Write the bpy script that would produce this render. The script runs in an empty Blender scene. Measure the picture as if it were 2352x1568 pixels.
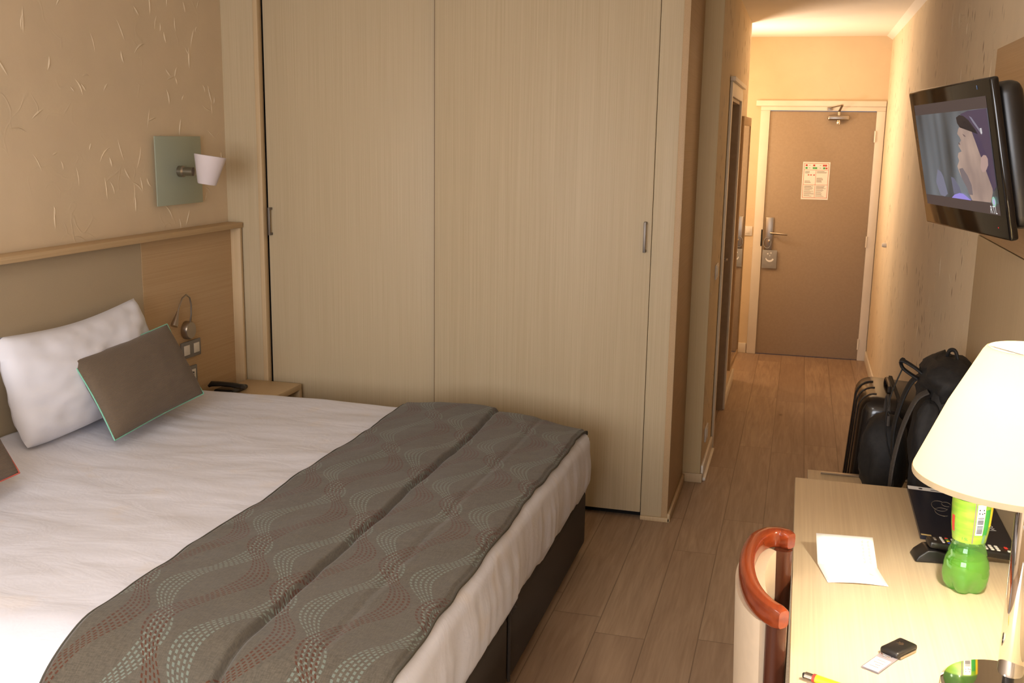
import bpy, bmesh, math, random
from mathutils import Vector, Matrix, noise
PI = math.pi
rnd = random.Random(7)
scn = bpy.context.scene
COL = scn.collection

# ------------------------------------------------------------------ materials
def lin(c):
    c = c / 255.0
    return c / 12.92 if c <= 0.04045 else ((c + 0.055) / 1.055) ** 2.4
def rgb(r, g, b): return (lin(r), lin(g), lin(b), 1)

class N:
    """small node-tree helper"""
    def __init__(s, name):
        s.m = bpy.data.materials.new(name); s.m.use_nodes = True
        s.t = s.m.node_tree; s.t.nodes.clear()
        s.out = s.t.nodes.new('ShaderNodeOutputMaterial')
        s.b = s.t.nodes.new('ShaderNodeBsdfPrincipled')
        s.t.links.new(s.b.outputs[0], s.out.inputs[0])
    def n(s, typ, **k):
        nd = s.t.nodes.new('ShaderNode' + typ)
        for a, v in k.items(): setattr(nd, a, v)
        return nd
    def l(s, a, b): s.t.links.new(a, b)
    def set(s, inp, v):
        if isinstance(v, bpy.types.NodeSocket): s.l(v, inp)
        else: inp.default_value = v
    def math(s, op, a, b=None, c=None, clamp=False):
        nd = s.n('Math', operation=op); nd.use_clamp = clamp
        s.set(nd.inputs[0], a)
        if b is not None: s.set(nd.inputs[1], b)
        if c is not None: s.set(nd.inputs[2], c)
        return nd.outputs[0]
    def mapr(s, v, a, b, c=0.0, d=1.0, smooth=False):
        nd = s.n('MapRange'); nd.interpolation_type = 'SMOOTHSTEP' if smooth else 'LINEAR'
        s.set(nd.inputs[0], v)
        for i, x in enumerate((a, b, c, d)): s.set(nd.inputs[i + 1], x)
        return nd.outputs[0]
    def mix(s, f, a, b, typ='MIX'):
        nd = s.n('Mix', data_type='RGBA', blend_type=typ)
        s.set(nd.inputs[0], f); s.set(nd.inputs[6], a); s.set(nd.inputs[7], b)
        return nd.outputs[2]
    def coords(s, scale=(1, 1, 1), kind='Object', loc=(0, 0, 0)):
        tc = s.n('TexCoord'); mp = s.n('Mapping')
        s.l(tc.outputs[kind], mp.inputs[0]); mp.inputs[3].default_value = scale; mp.inputs[1].default_value = loc
        return mp.outputs[0]
    def noise(s, vec, scale, detail=3, rough=.5, dist=0):
        nd = s.n('TexNoise'); s.l(vec, nd.inputs['Vector'])
        nd.inputs['Scale'].default_value = scale; nd.inputs['Detail'].default_value = detail
        nd.inputs['Roughness'].default_value = rough; nd.inputs['Distortion'].default_value = dist
        return nd.outputs[0]
    def bump(s, h, strength=.3, dist=.01, prev=None):
        nd = s.n('Bump'); s.set(nd.inputs['Height'], h)
        nd.inputs['Strength'].default_value = strength; nd.inputs['Distance'].default_value = dist
        if prev: s.l(prev, nd.inputs['Normal'])
        return nd.outputs[0]
    def fin(s, col=None, rough=None, metal=None, normal=None, **k):
        if col is not None: s.set(s.b.inputs['Base Color'], col)
        if rough is not None: s.set(s.b.inputs['Roughness'], rough)
        if metal is not None: s.set(s.b.inputs['Metallic'], metal)
        if normal is not None: s.l(normal, s.b.inputs['Normal'])
        for a, v in k.items(): s.set(s.b.inputs[a.replace('_', ' ')], v)
        return s.m

def plain(name, c, rough=.6, metal=0.0, var=.06, scale=30, bump=0.0, **k):
    m = N(name); v = m.coords(); nz = m.noise(v, scale, 3)
    f = m.mapr(nz, .3, .7, 1 - var, 1 + var)
    col = m.mix(1.0, c, m.n('CombineColor').outputs[0], 'MULTIPLY')
    cc = m.t.nodes[-2] if False else None
    for nd in m.t.nodes:
        if nd.type == 'COMBINE_COLOR':
            for i in range(3): m.l(f, nd.inputs[i])
    nm = m.bump(nz, bump, .002) if bump else None
    return m.fin(col, rough, metal, nm, **k)

def oak(name, c1, c2, grain='Z', rough=.5, fine=1.0, spec=.3):
    """brushed veneer, fine streaks along one axis"""
    m = N(name)
    long_, across = 1.6, 230 * fine
    sc = {'Z': (across, across, long_), 'Y': (across, long_, across), 'X': (long_, across, across)}[grain]
    v = m.coords(sc); a = m.noise(v, 1.0, 2, .6)
    sc2 = {'Z': (14, 14, .35), 'Y': (14, .35, 14), 'X': (.35, 14, 14)}[grain]
    b = m.noise(m.coords(sc2), 1.0, 3, .55, .6)
    f = m.math('ADD', m.math('MULTIPLY', a, .80), m.math('MULTIPLY', b, .20))
    col = m.mix(m.mapr(f, .30, .70), c1, c2)
    return m.fin(col, rough, 0, m.bump(a, .12, .0006), Specular_IOR_Level=spec)

def emis(name, c, st):
    m = N(name); m.fin((0, 0, 0, 1), .5, 0, Emission_Color=c, Emission_Strength=st); return m.m

def mirror_like(name, c, rough=.03): return plain(name, c, rough, 1.0, .01)

M = {}
M['oak'] = oak('light_oak_veneer_vertical', rgb(184, 165, 132), rgb(198, 180, 148), 'Z')
M['oak_trim'] = oak('oak_trim', rgb(190, 164, 126), rgb(204, 178, 140), 'Z')
M['oak_brown'] = oak('brown_oak_veneer', rgb(178, 147, 108), rgb(190, 160, 122), 'Y')
M['oak_ledge'] = oak('oak_ledge', rgb(186, 158, 120), rgb(200, 172, 134), 'Y')
M['oak_desk'] = oak('pale_oak_desk', rgb(204, 182, 148), rgb(220, 200, 166), 'Y', .38, .7, .45)
M['column'] = oak('painted_column', rgb(196, 172, 130), rgb(202, 180, 138), 'Z', .5)
M['uphol'] = plain('beige_upholstery', rgb(172, 154, 126), .9, 0, .04, 400, .2)
M['white_paint'] = plain('white_gloss_paint', rgb(232, 222, 205), .4, 0, .03, 8)
M['ceil'] = plain('ceiling_paint', rgb(236, 226, 212), .9, 0, .02, 3)
M['door'] = plain('taupe_door_paint', rgb(164, 144, 120), .6, 0, .04, 60, .1)
M['steel'] = mirror_like('brushed_steel', rgb(170, 160, 148), .32)
M['chrome'] = mirror_like('chrome', rgb(225, 222, 218), .04)
M['grey_plastic'] = plain('grey_plastic', rgb(120, 116, 112), .45)
M['white_plastic'] = plain('white_plastic', rgb(225, 218, 208), .4)
M['black_gloss'] = plain('black_gloss', rgb(12, 10, 10), .08, 0, .02)
M['black_plastic'] = plain('black_plastic', rgb(24, 22, 21), .35)
M['black_fabric'] = plain('black_nylon', rgb(24, 22, 21), .75, 0, .35, 60, .6)
M['black_fabric2'] = plain('dark_grey_webbing', rgb(62, 56, 50), .8, 0, .25, 300, .6)
M['suit'] = plain('glossy_black_shell', rgb(30, 25, 22), .16, 0, .05, 20)
M['base'] = plain('dark_brown_bed_fabric', rgb(58, 50, 43), .9, 0, .15, 500, .3)
M['mirror'] = mirror_like('mirror_glass', rgb(220, 222, 214), .01)
M['wood_chair'] = oak('cherry_wood', rgb(108, 42, 18), rgb(136, 58, 26), 'Y', .16, .25, .6)
M['wood_chair_v_shaded'] = oak('cherry_wood_upright_shaded', rgb(62, 30, 18), rgb(80, 40, 24), 'Z', .25, .3, .5)  # same cherry, darkened: the shade on the posts is put into the colour
M['chair_cream'] = plain('cream_leatherette', rgb(205, 184, 156), .55, 0, .03, 40, .2)
M['dark'] = plain('dark_gap', rgb(20, 17, 15), .9)
M['navy'] = plain('navy_cover', rgb(20, 23, 38), .35, 0, .05, 200, .05)
M['paper'] = plain('white_paper', rgb(246, 243, 238), .7, 0, .01)
M['print_grey'] = plain('print_grey', rgb(120, 112, 100), .7)
M['print_red'] = plain('print_red', rgb(196, 70, 60), .7)
M['print_green'] = plain('print_green', rgb(70, 170, 90), .7)
M['print_white'] = plain('print_white', rgb(235, 235, 235), .6)
M['print_pink'] = plain('print_pale_red', rgb(214, 140, 120), .7)
M['ink'] = plain('orange_ink', rgb(206, 150, 112), .7)
M['key_white'] = plain('key_white', rgb(220, 214, 205), .5)
M['blue'] = plain('blue_plastic', rgb(40, 70, 170), .4)
M['yellow'] = plain('yellow_plastic', rgb(240, 205, 40), .35)
M['red'] = plain('red_plastic', rgb(210, 60, 50), .4)
M['hanger'] = plain('grey_blue_card', rgb(150, 148, 146), .5)
M['label_dark'] = plain('label_dark_green', rgb(46, 140, 60), .4)
M['label_teal'] = plain('label_grey_green', rgb(96, 140, 110), .4)
M['teal'] = plain('mint_piping', rgb(130, 196, 172), .7)
M['pinkp'] = plain('red_piping', rgb(196, 96, 84), .7)

def plaster(name, c, st, spots=0.0):
    m = N(name); v = m.coords()
    wv = m.n('TexNoise'); m.l(v, wv.inputs['Vector']); wv.inputs['Scale'].default_value = 3.5
    vm = m.n('VectorMath', operation='MULTIPLY_ADD'); m.l(wv.outputs['Color'], vm.inputs[0])
    vm.inputs[1].default_value = (.5, .5, .5); m.l(v, vm.inputs[2])
    vo = m.n('TexVoronoi', feature='DISTANCE_TO_EDGE'); m.l(vm.outputs[0], vo.inputs['Vector']); vo.inputs['Scale'].default_value = 5
    ridge = m.mapr(vo.outputs['Distance'], 0, .035, 1, 0, True)
    mask = m.mapr(m.noise(v, 6.0, 2), .52, .66, 0, 1)
    r = m.math('MULTIPLY', ridge, mask)
    fine = m.noise(v, 45, 4, .6); broad = m.noise(v, 5, 3)
    h = m.math('ADD', m.math('MULTIPLY', r, .28), m.math('ADD', m.math('MULTIPLY', fine, .16), m.math('MULTIPLY', broad, .7)))
    col = m.mix(m.mapr(broad, .35, .65), c, tuple([x * 1.05 for x in c[:3]] + [1]))
    if spots:
        vs = m.n('TexVoronoi', feature='F1'); m.l(m.coords((1, 26, 9)), vs.inputs['Vector']); vs.inputs['Scale'].default_value = 1.0
        s1 = m.mapr(vs.outputs['Distance'], .10, .24, 1, 0)
        k = m.mapr(m.noise(m.coords((1, 1.3, 1.1), loc=(0, 2.1, .3)), 2.2, 2), .52, .62, 0, 1)
        col = m.mix(m.math('MULTIPLY', m.math('MULTIPLY', s1, k), spots), col, rgb(120, 88, 58))
    return m.fin(col, .85, 0, m.bump(h, st, .006), Specular_IOR_Level=.2)
M['plaster'] = plaster('cream_wall_plaster', rgb(213, 192, 161), .4)
M['plaster_hall'] = plaster('hall_wall_plaster', rgb(222, 202, 170), .75, 1.0)
M['plaster_end'] = plaster('end_wall_plaster', rgb(220, 198, 164), .45)

def floor_mat():
    m = N('grey_oak_planks'); tc = m.n('TexCoord'); sx = m.n('SeparateXYZ'); m.l(tc.outputs['Object'], sx.inputs[0])
    x, y = sx.outputs[0], sx.outputs[1]
    w, L = .188, 1.28
    xi = m.math('DIVIDE', m.math('ADD', x, .07), w); ix = m.math('FLOOR', xi)
    wn = m.n('TexWhiteNoise', noise_dimensions='1D'); m.l(ix, wn.inputs['W'])
    yi = m.math('ADD', m.math('DIVIDE', y, L), m.math('MULTIPLY', wn.outputs[0], 7.3)); iy = m.math('FLOOR', yi)
    wn2 = m.n('TexWhiteNoise', noise_dimensions='2D'); cb = m.n('CombineXYZ'); m.l(ix, cb.inputs[0]); m.l(iy, cb.inputs[1]); m.l(cb.outputs[0], wn2.inputs['Vector'])
    tone = wn2.outputs[0]
    fx = m.math('FRACT', xi); fy = m.math('FRACT', yi)
    def edge(f, e): return m.math('MAXIMUM', m.mapr(f, 0, e, 1, 0), m.mapr(f, 1 - e, 1, 0, 1))
    seam = m.math('MAXIMUM', edge(fx, .016), edge(fy, .0024))
    off = m.n('CombineXYZ'); m.l(m.math('MULTIPLY', tone, 37), off.inputs[0]); m.l(m.math('MULTIPLY', tone, 11), off.inputs[1])
    ad = m.n('VectorMath', operation='ADD'); m.l(tc.outputs['Object'], ad.inputs[0]); m.l(off.outputs[0], ad.inputs[1])
    mp = m.n('Mapping'); m.l(ad.outputs[0], mp.inputs[0]); mp.inputs[3].default_value = (22, 1.6, 1)
    g = m.noise(mp.outputs[0], 1.0, 5, .6, 1.4)
    mp2 = m.n('Mapping'); m.l(ad.outputs[0], mp2.inputs[0]); mp2.inputs[3].default_value = (120, 5, 1)
    g2 = m.noise(mp2.outputs[0], 1.0, 2, .5)
    kn = m.n('TexVoronoi', feature='F1'); mp3 = m.n('Mapping'); m.l(ad.outputs[0], mp3.inputs[0]); mp3.inputs[3].default_value = (2.6, 1.1, 1)
    m.l(mp3.outputs[0], kn.inputs['Vector']); kn.inputs['Scale'].default_value = 1.0
    knot = m.mapr(kn.outputs['Distance'], .012, .05, .7, 0, True)
    f = m.math('ADD', m.math('MULTIPLY', g, .7), m.math('MULTIPLY', g2, .3))
    col = m.mix(m.mapr(f, .32, .68), rgb(142, 116, 92), rgb(180, 154, 126))
    col = m.mix(m.mapr(tone, 0, 1, 0, .6), col, rgb(142, 116, 94))
    col = m.mix(knot, col, rgb(84, 62, 44))
    col = m.mix(m.math('MULTIPLY', seam, .8), col, rgb(92, 70, 52))
    return m.fin(col, .42, 0, m.bump(m.math('SUBTRACT', m.math('MULTIPLY', g2, .2), seam), .15, .002), Specular_IOR_Level=.4)
M['floor'] = floor_mat()

def sheet():
    m = N('white_cotton'); v = m.coords()
    n1 = m.noise(m.coords((1.6, 3.6, 3)), 2.2, 4, .55, 1.0); n2 = m.noise(v, 14, 3, .6, .6)
    st = m.mapr(m.noise(m.coords((2, 2, 2), loc=(3, 1, 0)), 3.2, 2), .60, .70, 0, .3)
    col = m.mix(st, rgb(218, 218, 227), rgb(224, 212, 200))
    h = m.math('ADD', m.math('MULTIPLY', n1, 1.0), m.math('MULTIPLY', n2, .35))
    return m.fin(col, .85, 0, m.bump(h, .36, .012), Sheen_Weight=.1)
M['sheet'] = sheet()
M['pillow_white'] = plain('pillow_cotton', rgb(222, 222, 230), .85, 0, .02, 6, .25)

def ribbed(name, c1, c2):
    m = N(name); uv = m.coords((1, 1, 1), 'UV'); sx = m.n('SeparateXYZ'); m.l(uv, sx.inputs[0])
    s = m.math('SINE', m.math('MULTIPLY', sx.outputs[1], 1500))
    nz = m.noise(m.coords(), 160, 2)
    f = m.mapr(m.math('ADD', s, m.math('MULTIPLY', nz, .6)), -.8, 1.3)
    return m.fin(m.mix(f, c1, c2), .9, 0, m.bump(s, .4, .001), Sheen_Weight=.1)
M['cushion'] = ribbed('ribbed_taupe_fabric', rgb(86, 72, 58), rgb(122, 106, 88))

def runner_mat():
    m = N('patterned_runner_fabric'); uv = m.coords((1, 1, 1), 'UV'); sx = m.n('SeparateXYZ'); m.l(uv, sx.inputs[0])
    U0, V0 = sx.outputs[0], sx.outputs[1]
    def family(pitch, cx, P, ph, sg, ny):
        """bundles of dashed lines weaving between ovals: pinched where they cross, fanned out between"""
        k = m.math('FLOOR', m.math('ADD', m.math('DIVIDE', m.math('ADD', U0, cx), pitch), .5))
        c = m.math('SUBTRACT', m.math('ADD', U0, cx), m.math('MULTIPLY', k, pitch))
        par = m.math('SUBTRACT', 1.0, m.math('MULTIPLY', m.math('ABSOLUTE', m.math('MODULO', k, 2.0)), 2.0))
        s = m.math('MULTIPLY', m.math('SINE', m.math('MULTIPLY', m.math('ADD', V0, ph), 2 * PI / P)), m.math('MULTIPLY', par, sg))
        width = m.math('ADD', m.math('MULTIPLY', m.math('ABSOLUTE', s), .034), .040)
        t = m.math('MULTIPLY', m.math('ADD', m.math('DIVIDE', m.math('SUBTRACT', c, m.math('MULTIPLY', s, .056)), width), .5), 5.0)
        inside = m.math('MULTIPLY', m.math('GREATER_THAN', t, 0), m.math('LESS_THAN', t, 5.0))
        line = m.math('LESS_THAN', m.math('ABSOLUTE', m.math('SUBTRACT', m.math('FRACT', t), .5)), .24)
        wob = m.math('MULTIPLY', m.math('FLOOR', t), .37)
        dash = m.math('LESS_THAN', m.math('FRACT', m.math('ADD', m.math('MULTIPLY', m.math('ADD', V0, m.math('MULTIPLY', U0, .25)), ny), wob)), .62)
        return m.math('MULTIPLY', m.math('MULTIPLY', inside, line), dash)
    br = family(.205, 2.02, .50, .05, 1.0, 72)
    t = family(.205, 2.10, .50, .13, -1.0, 72)
    fn = m.noise(m.coords((420, 60, 60)), 1.0, 2); fn2 = m.noise(m.coords((60, 420, 60)), 1.0, 2)
    base = m.mix(m.mapr(m.math('ADD', fn, fn2), .75, 1.25), rgb(72, 66, 55), rgb(94, 86, 73))
    bl = m.noise(m.coords(), 2.4, 2)
    base = m.mix(m.mapr(bl, .4, .6, 0, .35), base, rgb(84, 80, 72))
    col = m.mix(m.math('MULTIPLY', t, .8), base, rgb(112, 124, 114))
    col = m.mix(m.math('MULTIPLY', br, 1.0), col, rgb(78, 42, 22))
    h = m.math('ADD', m.math('MULTIPLY', m.math('MAXIMUM', br, t), .5), m.math('MULTIPLY', fn, .3))
    wr = m.noise(m.coords((2, 5, 2)), 3, 3, .5, .8)
    nm = m.bump(wr, .35, .012); nm = m.bump(h, .25, .001, nm)
    return m.fin(col, .92, 0, nm, Sheen_Weight=.15)
M['runner'] = runner_mat()

def glass(name, c, rough, ior=1.45, trans=1.0):
    m = N(name); nz = m.noise(m.coords(), 20, 2)
    return m.fin(c, m.mapr(nz, 0, 1, rough, rough + .02), 0, None, Transmission_Weight=trans, IOR=ior)
M['frost'] = glass('frosted_green_glass', rgb(206, 212, 192), .4, 1.2, .55)
def liquid():
    m = N('green_drink'); tr = m.n('BsdfTransparent'); tr.inputs[0].default_value = rgb(212, 236, 130)
    tl = m.n('BsdfTranslucent'); tl.inputs[0].default_value = rgb(180, 216, 84); df = m.n('BsdfDiffuse'); df.inputs[0].default_value = rgb(168, 200, 92)
    a = m.n('MixShader'); a.inputs[0].default_value = .5; m.l(tl.outputs[0], a.inputs[1]); m.l(df.outputs[0], a.inputs[2])
    b_ = m.n('MixShader'); m.l(m.mapr(m.noise(m.coords(), 25, 2), 0, 1, .45, .62), b_.inputs[0]); m.l(tr.outputs[0], b_.inputs[1]); m.l(a.outputs[0], b_.inputs[2])
    m.l(b_.outputs[0], m.out.inputs[0]); return m.m
M['liquid'] = liquid()
M['clear'] = glass('clear_plastic', rgb(235, 230, 240), .08, 1.2, .8)
def thin_bottle():
    m = N('green_bottle_plastic'); tr = m.n('BsdfTransparent'); tr.inputs[0].default_value = rgb(214, 240, 208)
    gl = m.n('BsdfGlossy'); gl.inputs[0].default_value = (.8, 1, .8, 1); gl.inputs['Roughness'].default_value = .08
    lw = m.n('LayerWeight'); lw.inputs[0].default_value = .35
    mx = m.n('MixShader'); m.l(m.mapr(lw.outputs['Facing'], 0, 1, .06, .5), mx.inputs[0])
    m.l(tr.outputs[0], mx.inputs[1]); m.l(gl.outputs[0], mx.inputs[2])
    df = m.n('BsdfDiffuse'); df.inputs[0].default_value = rgb(110, 220, 90)
    m2 = m.n('MixShader'); m2.inputs[0].default_value = .10; m.l(mx.outputs[0], m2.inputs[1]); m.l(df.outputs[0], m2.inputs[2])
    m.l(m2.outputs[0], m.out.inputs[0]); return m.m
M['bottle'] = thin_bottle()
def label_mat():
    m = N('green_label'); v = m.coords((1, 1, 1)); nz = m.noise(m.coords((8, 8, 60)), 1, 3)
    return m.fin(m.mix(m.mapr(nz, .35, .65), rgb(108, 156, 44), rgb(146, 176, 62)), .35)
M['label'] = label_mat()
def shade_mat():
    m = N('cream_lampshade_fabric'); df = m.n('BsdfDiffuse'); df.inputs[0].default_value = rgb(240, 230, 204)
    tl = m.n('BsdfTranslucent'); tl.inputs[0].default_value = rgb(250, 240, 214)
    nz = m.noise(m.coords(), 90, 2); f = m.mapr(nz, 0, 1, .5, .6)
    mx = m.n('MixShader'); m.l(f, mx.inputs[0]); m.l(df.outputs[0], mx.inputs[1]); m.l(tl.outputs[0], mx.inputs[2])
    m.l(mx.outputs[0], m.out.inputs[0]); return m.m
M['shade'] = shade_mat()
M['bulb'] = emis('lit_bulb', (1.0, .90, .75, 1), 920)
M['sconce_shade'] = plain('white_porcelain_shade', rgb(218, 206, 206), .6, 0, .02, 10)

# ------------------------------------------------------------------ mesh helpers
def BM(): return bmesh.new()
def box(bm, x0, x1, y0, y1, z0, z1, bevel=0, seg=2, mi=0, rot=None, piv=None):
    vs = [bm.verts.new((x, y, z)) for x in (x0, x1) for y in (y0, y1) for z in (z0, z1)]
    idx = [(0, 1, 3, 2), (4, 6, 7, 5), (0, 4, 5, 1), (2, 3, 7, 6), (0, 2, 6, 4), (1, 5, 7, 3)]
    fs = [bm.faces.new([vs[i] for i in f]) for f in idx]
    for f in fs: f.material_index = mi
    if bevel:
        es = list({e for f in fs for e in f.edges})
        r = bmesh.ops.bevel(bm, geom=es, offset=bevel, segments=seg, profile=.5, affect='EDGES')
        vs = list({v for v in r['verts']} | {v for f in r['faces'] for v in f.verts})
        for f in r['faces']: f.material_index = mi
    if rot is not None:
        bmesh.ops.transform(bm, matrix=Matrix.Translation(piv) @ rot.to_4x4() @ Matrix.Translation(-Vector(piv)), verts=[v for v in vs if v.is_valid])
    return vs
def frame_of(d):
    d = d.normalized(); a = Vector((0, 0, 1)) if abs(d.z) < .9 else Vector((0, 1, 0))
    s = d.cross(a).normalized(); return s, s.cross(d).normalized()
def tube(bm, pts, r, n=10, mi=0, cap=True, flat=None, up=None):
    """swept tube; r number or list; flat=(a,b) gives an elliptic section"""
    pts = [Vector(p) for p in pts]; rings = []
    for i, p in enumerate(pts):
        d = (pts[min(i + 1, len(pts) - 1)] - pts[max(i - 1, 0)])
        if up is not None:
            s = d.normalized().cross(Vector(up)).normalized(); u = s.cross(d.normalized()).normalized()
        else: s, u = frame_of(d)
        rr = r[i] if isinstance(r, (list, tuple)) else r
        a, b = (flat if flat else (1, 1))
        rings.append([bm.verts.new(p + s * math.cos(2 * PI * k / n) * rr * a + u * math.sin(2 * PI * k / n) * rr * b) for k in range(n)])
    for i in range(len(rings) - 1):
        for k in range(n):
            f = bm.faces.new((rings[i][k], rings[i][(k + 1) % n], rings[i + 1][(k + 1) % n], rings[i + 1][k])); f.material_index = mi
    if cap:
        for rg in (rings[0][::-1], rings[-1]):
            f = bm.faces.new(rg); f.material_index = mi
    return rings
def lathe(bm, prof, c=(0, 0, 0), n=40, mi=0, axis=None, mod=None, close=False):
    """prof: list (r,z); axis: optional rotation matrix about c"""
    c = Vector(c); rings = []
    for r, z in prof:
        ring = []
        for k in range(n):
            a = 2 * PI * k / n; rr = r * (mod(a, z) if mod else 1)
            p = Vector((rr * math.cos(a), rr * math.sin(a), z))
            if axis is not None: p = axis @ p
            ring.append(bm.verts.new(c + p))
        rings.append(ring)
    for i in range(len(rings) - 1):
        for k in range(n):
            f = bm.faces.new((rings[i][k], rings[i][(k + 1) % n], rings[i + 1][(k + 1) % n], rings[i + 1][k])); f.material_index = mi
    if close:
        for rg in (rings[0][::-1], rings[-1]):
            if (rg[0].co - rg[1].co).length > 1e-6:
                f = bm.faces.new(rg); f.material_index = mi
    return rings
def poly(bm, pts, mi=0, thick=None):
    vs = [bm.verts.new(p) for p in pts]; f = bm.faces.new(vs); f.material_index = mi
    if thick is not None:
        r = bmesh.ops.extrude_face_region(bm, geom=[f]); nv = [g for g in r['geom'] if isinstance(g, bmesh.types.BMVert)]
        bmesh.ops.translate(bm, vec=thick, verts=nv)
        for g in r['geom']:
            if isinstance(g, bmesh.types.BMFace): g.material_index = mi
        for v in nv:
            for ff in v.link_faces: ff.material_index = mi
    return f
def grid(bm, nu, nv, fn, uvfn=None, mi=0, uvl=None):
    V = [[bm.verts.new(fn(i / nu, j / nv)) for j in range(nv + 1)] for i in range(nu + 1)]
    for i in range(nu):
        for j in range(nv):
            f = bm.faces.new((V[i][j], V[i + 1][j], V[i + 1][j + 1], V[i][j + 1])); f.material_index = mi
            if uvl:
                for lp, (a, b) in zip(f.loops, ((i, j), (i + 1, j), (i + 1, j + 1), (i, j + 1))):
                    lp[uvl].uv = uvfn(a / nu, b / nv)
    return V
def tags(o, label=None, cat=None, group=None, kind=None):
    if label: o['label'] = label
    if cat: o['category'] = cat
    if group: o['group'] = group
    if kind: o['kind'] = kind
    return o
def mesh(name, bm, mats, parent=None, label=None, cat=None, group=None, kind=None, smooth=35, solid=0, sub=0, recalc=True):
    if recalc: bmesh.ops.recalc_face_normals(bm, faces=bm.faces[:])
    ang = math.radians(smooth)
    for f in bm.faces: f.smooth = smooth > 0
    for e in bm.edges:
        if len(e.link_faces) == 2 and e.calc_face_angle(0) > ang: e.smooth = False
    if parent is not None:
        bmesh.ops.translate(bm, vec=-parent_world(parent), verts=bm.verts[:])
    me = bpy.data.meshes.new(name); bm.to_mesh(me); bm.free()
    for m in (mats if isinstance(mats, (list, tuple)) else [mats]): me.materials.append(M[m] if isinstance(m, str) else m)
    o = bpy.data.objects.new(name, me); COL.objects.link(o)
    if parent is not None: o.parent = parent
    if solid:
        md = o.modifiers.new('Solidify', 'SOLIDIFY'); md.thickness = solid; md.offset = -1
    if sub:
        md = o.modifiers.new('Subsurf', 'SUBSURF'); md.levels = sub; md.render_levels = sub
    return tags(o, label, cat, group, kind)
def parent_world(p):
    v = Vector((0, 0, 0))
    while p is not None: v = v + p.location; p = p.parent
    return v
def thing(name, loc, label, cat, group=None, kind=None):
    o = bpy.data.objects.new(name, None); COL.objects.link(o); o.location = loc; o.empty_display_size = .05
    return tags(o, label, cat, group, kind)
def textmesh(s, size, mat4, mi=0, bm=None, extrude=0.0):
    cu = bpy.data.curves.new('t', 'FONT'); cu.body = s; cu.size = size; cu.align_x = 'CENTER'; cu.align_y = 'CENTER'; cu.extrude = extrude
    cu.resolution_u = 3
    ob = bpy.data.objects.new('t', cu); COL.objects.link(ob)
    bpy.context.view_layer.update()
    me = bpy.data.meshes.new_from_object(ob.evaluated_get(bpy.context.evaluated_depsgraph_get()))
    bpy.data.objects.remove(ob); bpy.data.curves.remove(cu)
    me.transform(mat4); k = len(bm.faces); bm.from_mesh(me); bpy.data.meshes.remove(me)
    bm.faces.ensure_lookup_table()
    for f in bm.faces[k:]: f.material_index = mi
def axes(origin, ex, ey, ez):
    m = Matrix.Identity(4)
    for i, e in enumerate((ex, ey, ez)):
        for j in range(3): m[j][i] = e[j]
    for j in range(3): m[j][3] = origin[j]
    return m

# ------------------------------------------------------------------ camera (fitted)
cam = bpy.data.cameras.new('camera'); co = bpy.data.objects.new('camera', cam); COL.objects.link(co)
cam.sensor_width = 36; cam.lens = 2373.81 / 2352 * 36
r_ = Vector((0.96323022, 0.26821656, 0.01572965)); u_ = Vector((-0.06723584, 0.18395055, 0.98063323)); f_ = Vector((-0.2601286, 0.94563316, -0.1952205))
co.matrix_world = axes((0, 0, 1.8121), r_, u_, -f_)
cam.clip_start = .05; scn.camera = co

# ------------------------------------------------------------------ setting
WX, W, RX, HX, CY, CX, DY, HC, BY = -2.83, 4.748, .615, -.424, 5.39, -.518, 9.0, 2.635, -1.0
CN = 7.93  # where the left hall wall ends and the vestibule widens
def strokes(bm, plane, a0, a1, b0, b1, n, sgn, keep=lambda a, b: True, hs=1.0):
    """trowel ridges: thin raised wedges on a wall; plane 'x' value, a=y, b=z"""
    for _ in range(n):
        a, b = rnd.uniform(a0, a1), rnd.uniform(b0, b1)
        if not keep(a, b): continue
        L = rnd.uniform(.03, .10); th = rnd.gauss(PI / 2, .45) if rnd.random() < .65 else rnd.uniform(0, PI)
        w = rnd.uniform(.003, .006); h = rnd.uniform(.0018, .0042) * hs; k = rnd.uniform(-.5, .5); P0 = []
        for i in range(5):
            t = i / 4; P0.append((a + math.cos(th) * L * (t - .5), b + math.sin(th) * L * (t - .5)))
            th += k * .25
        prev = None
        for i, (pa, pb) in enumerate(P0):
            f = math.sin(PI * (i + .15) / 4.3); nx, nz = -math.sin(th), math.cos(th)
            cur = [bm.verts.new((plane, pa + nx * w * f, pb + nz * w * f)), bm.verts.new((plane + sgn * h * f, pa, pb)), bm.verts.new((plane, pa - nx * w * f, pb - nz * w * f))]
            if prev:
                bm.faces.new((prev[0], cur[0], cur[1], prev[1])); bm.faces.new((prev[1], cur[1], cur[2], prev[2]))
            prev = cur

b = BM(); box(b, -3.0, .75, BY - .1, DY + .2, -.08, 0)
box(b, -1.5, -.5, 7.9, DY + .2, -.08, 0); mesh('floor', b, 'floor', kind='structure', label='grey brown oak plank floor')
b = BM(); box(b, -3.0, .8, BY - .1, DY + .2, HC, HC + .08); mesh('ceiling', b, 'ceil', kind='structure', label='white painted ceiling')
b = BM(); box(b, WX - .1, WX, BY - .1, W, 0, HC); strokes(b, WX, 1.2, W, 1.36, 2.6, 230, 1)
mesh('wall_left', b, 'plaster', kind='structure', label='cream textured plaster wall above the headboard')
b = BM(); box(b, RX, RX + .1, BY - .1, DY + .2, 0, HC)
strokes(b, RX, 3.95, 8.9, .2, 2.6, 300, -1, hs=.45)
mesh('wall_right', b, 'plaster_hall', kind='structure', label='cream textured plaster wall running down the hall')
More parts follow.
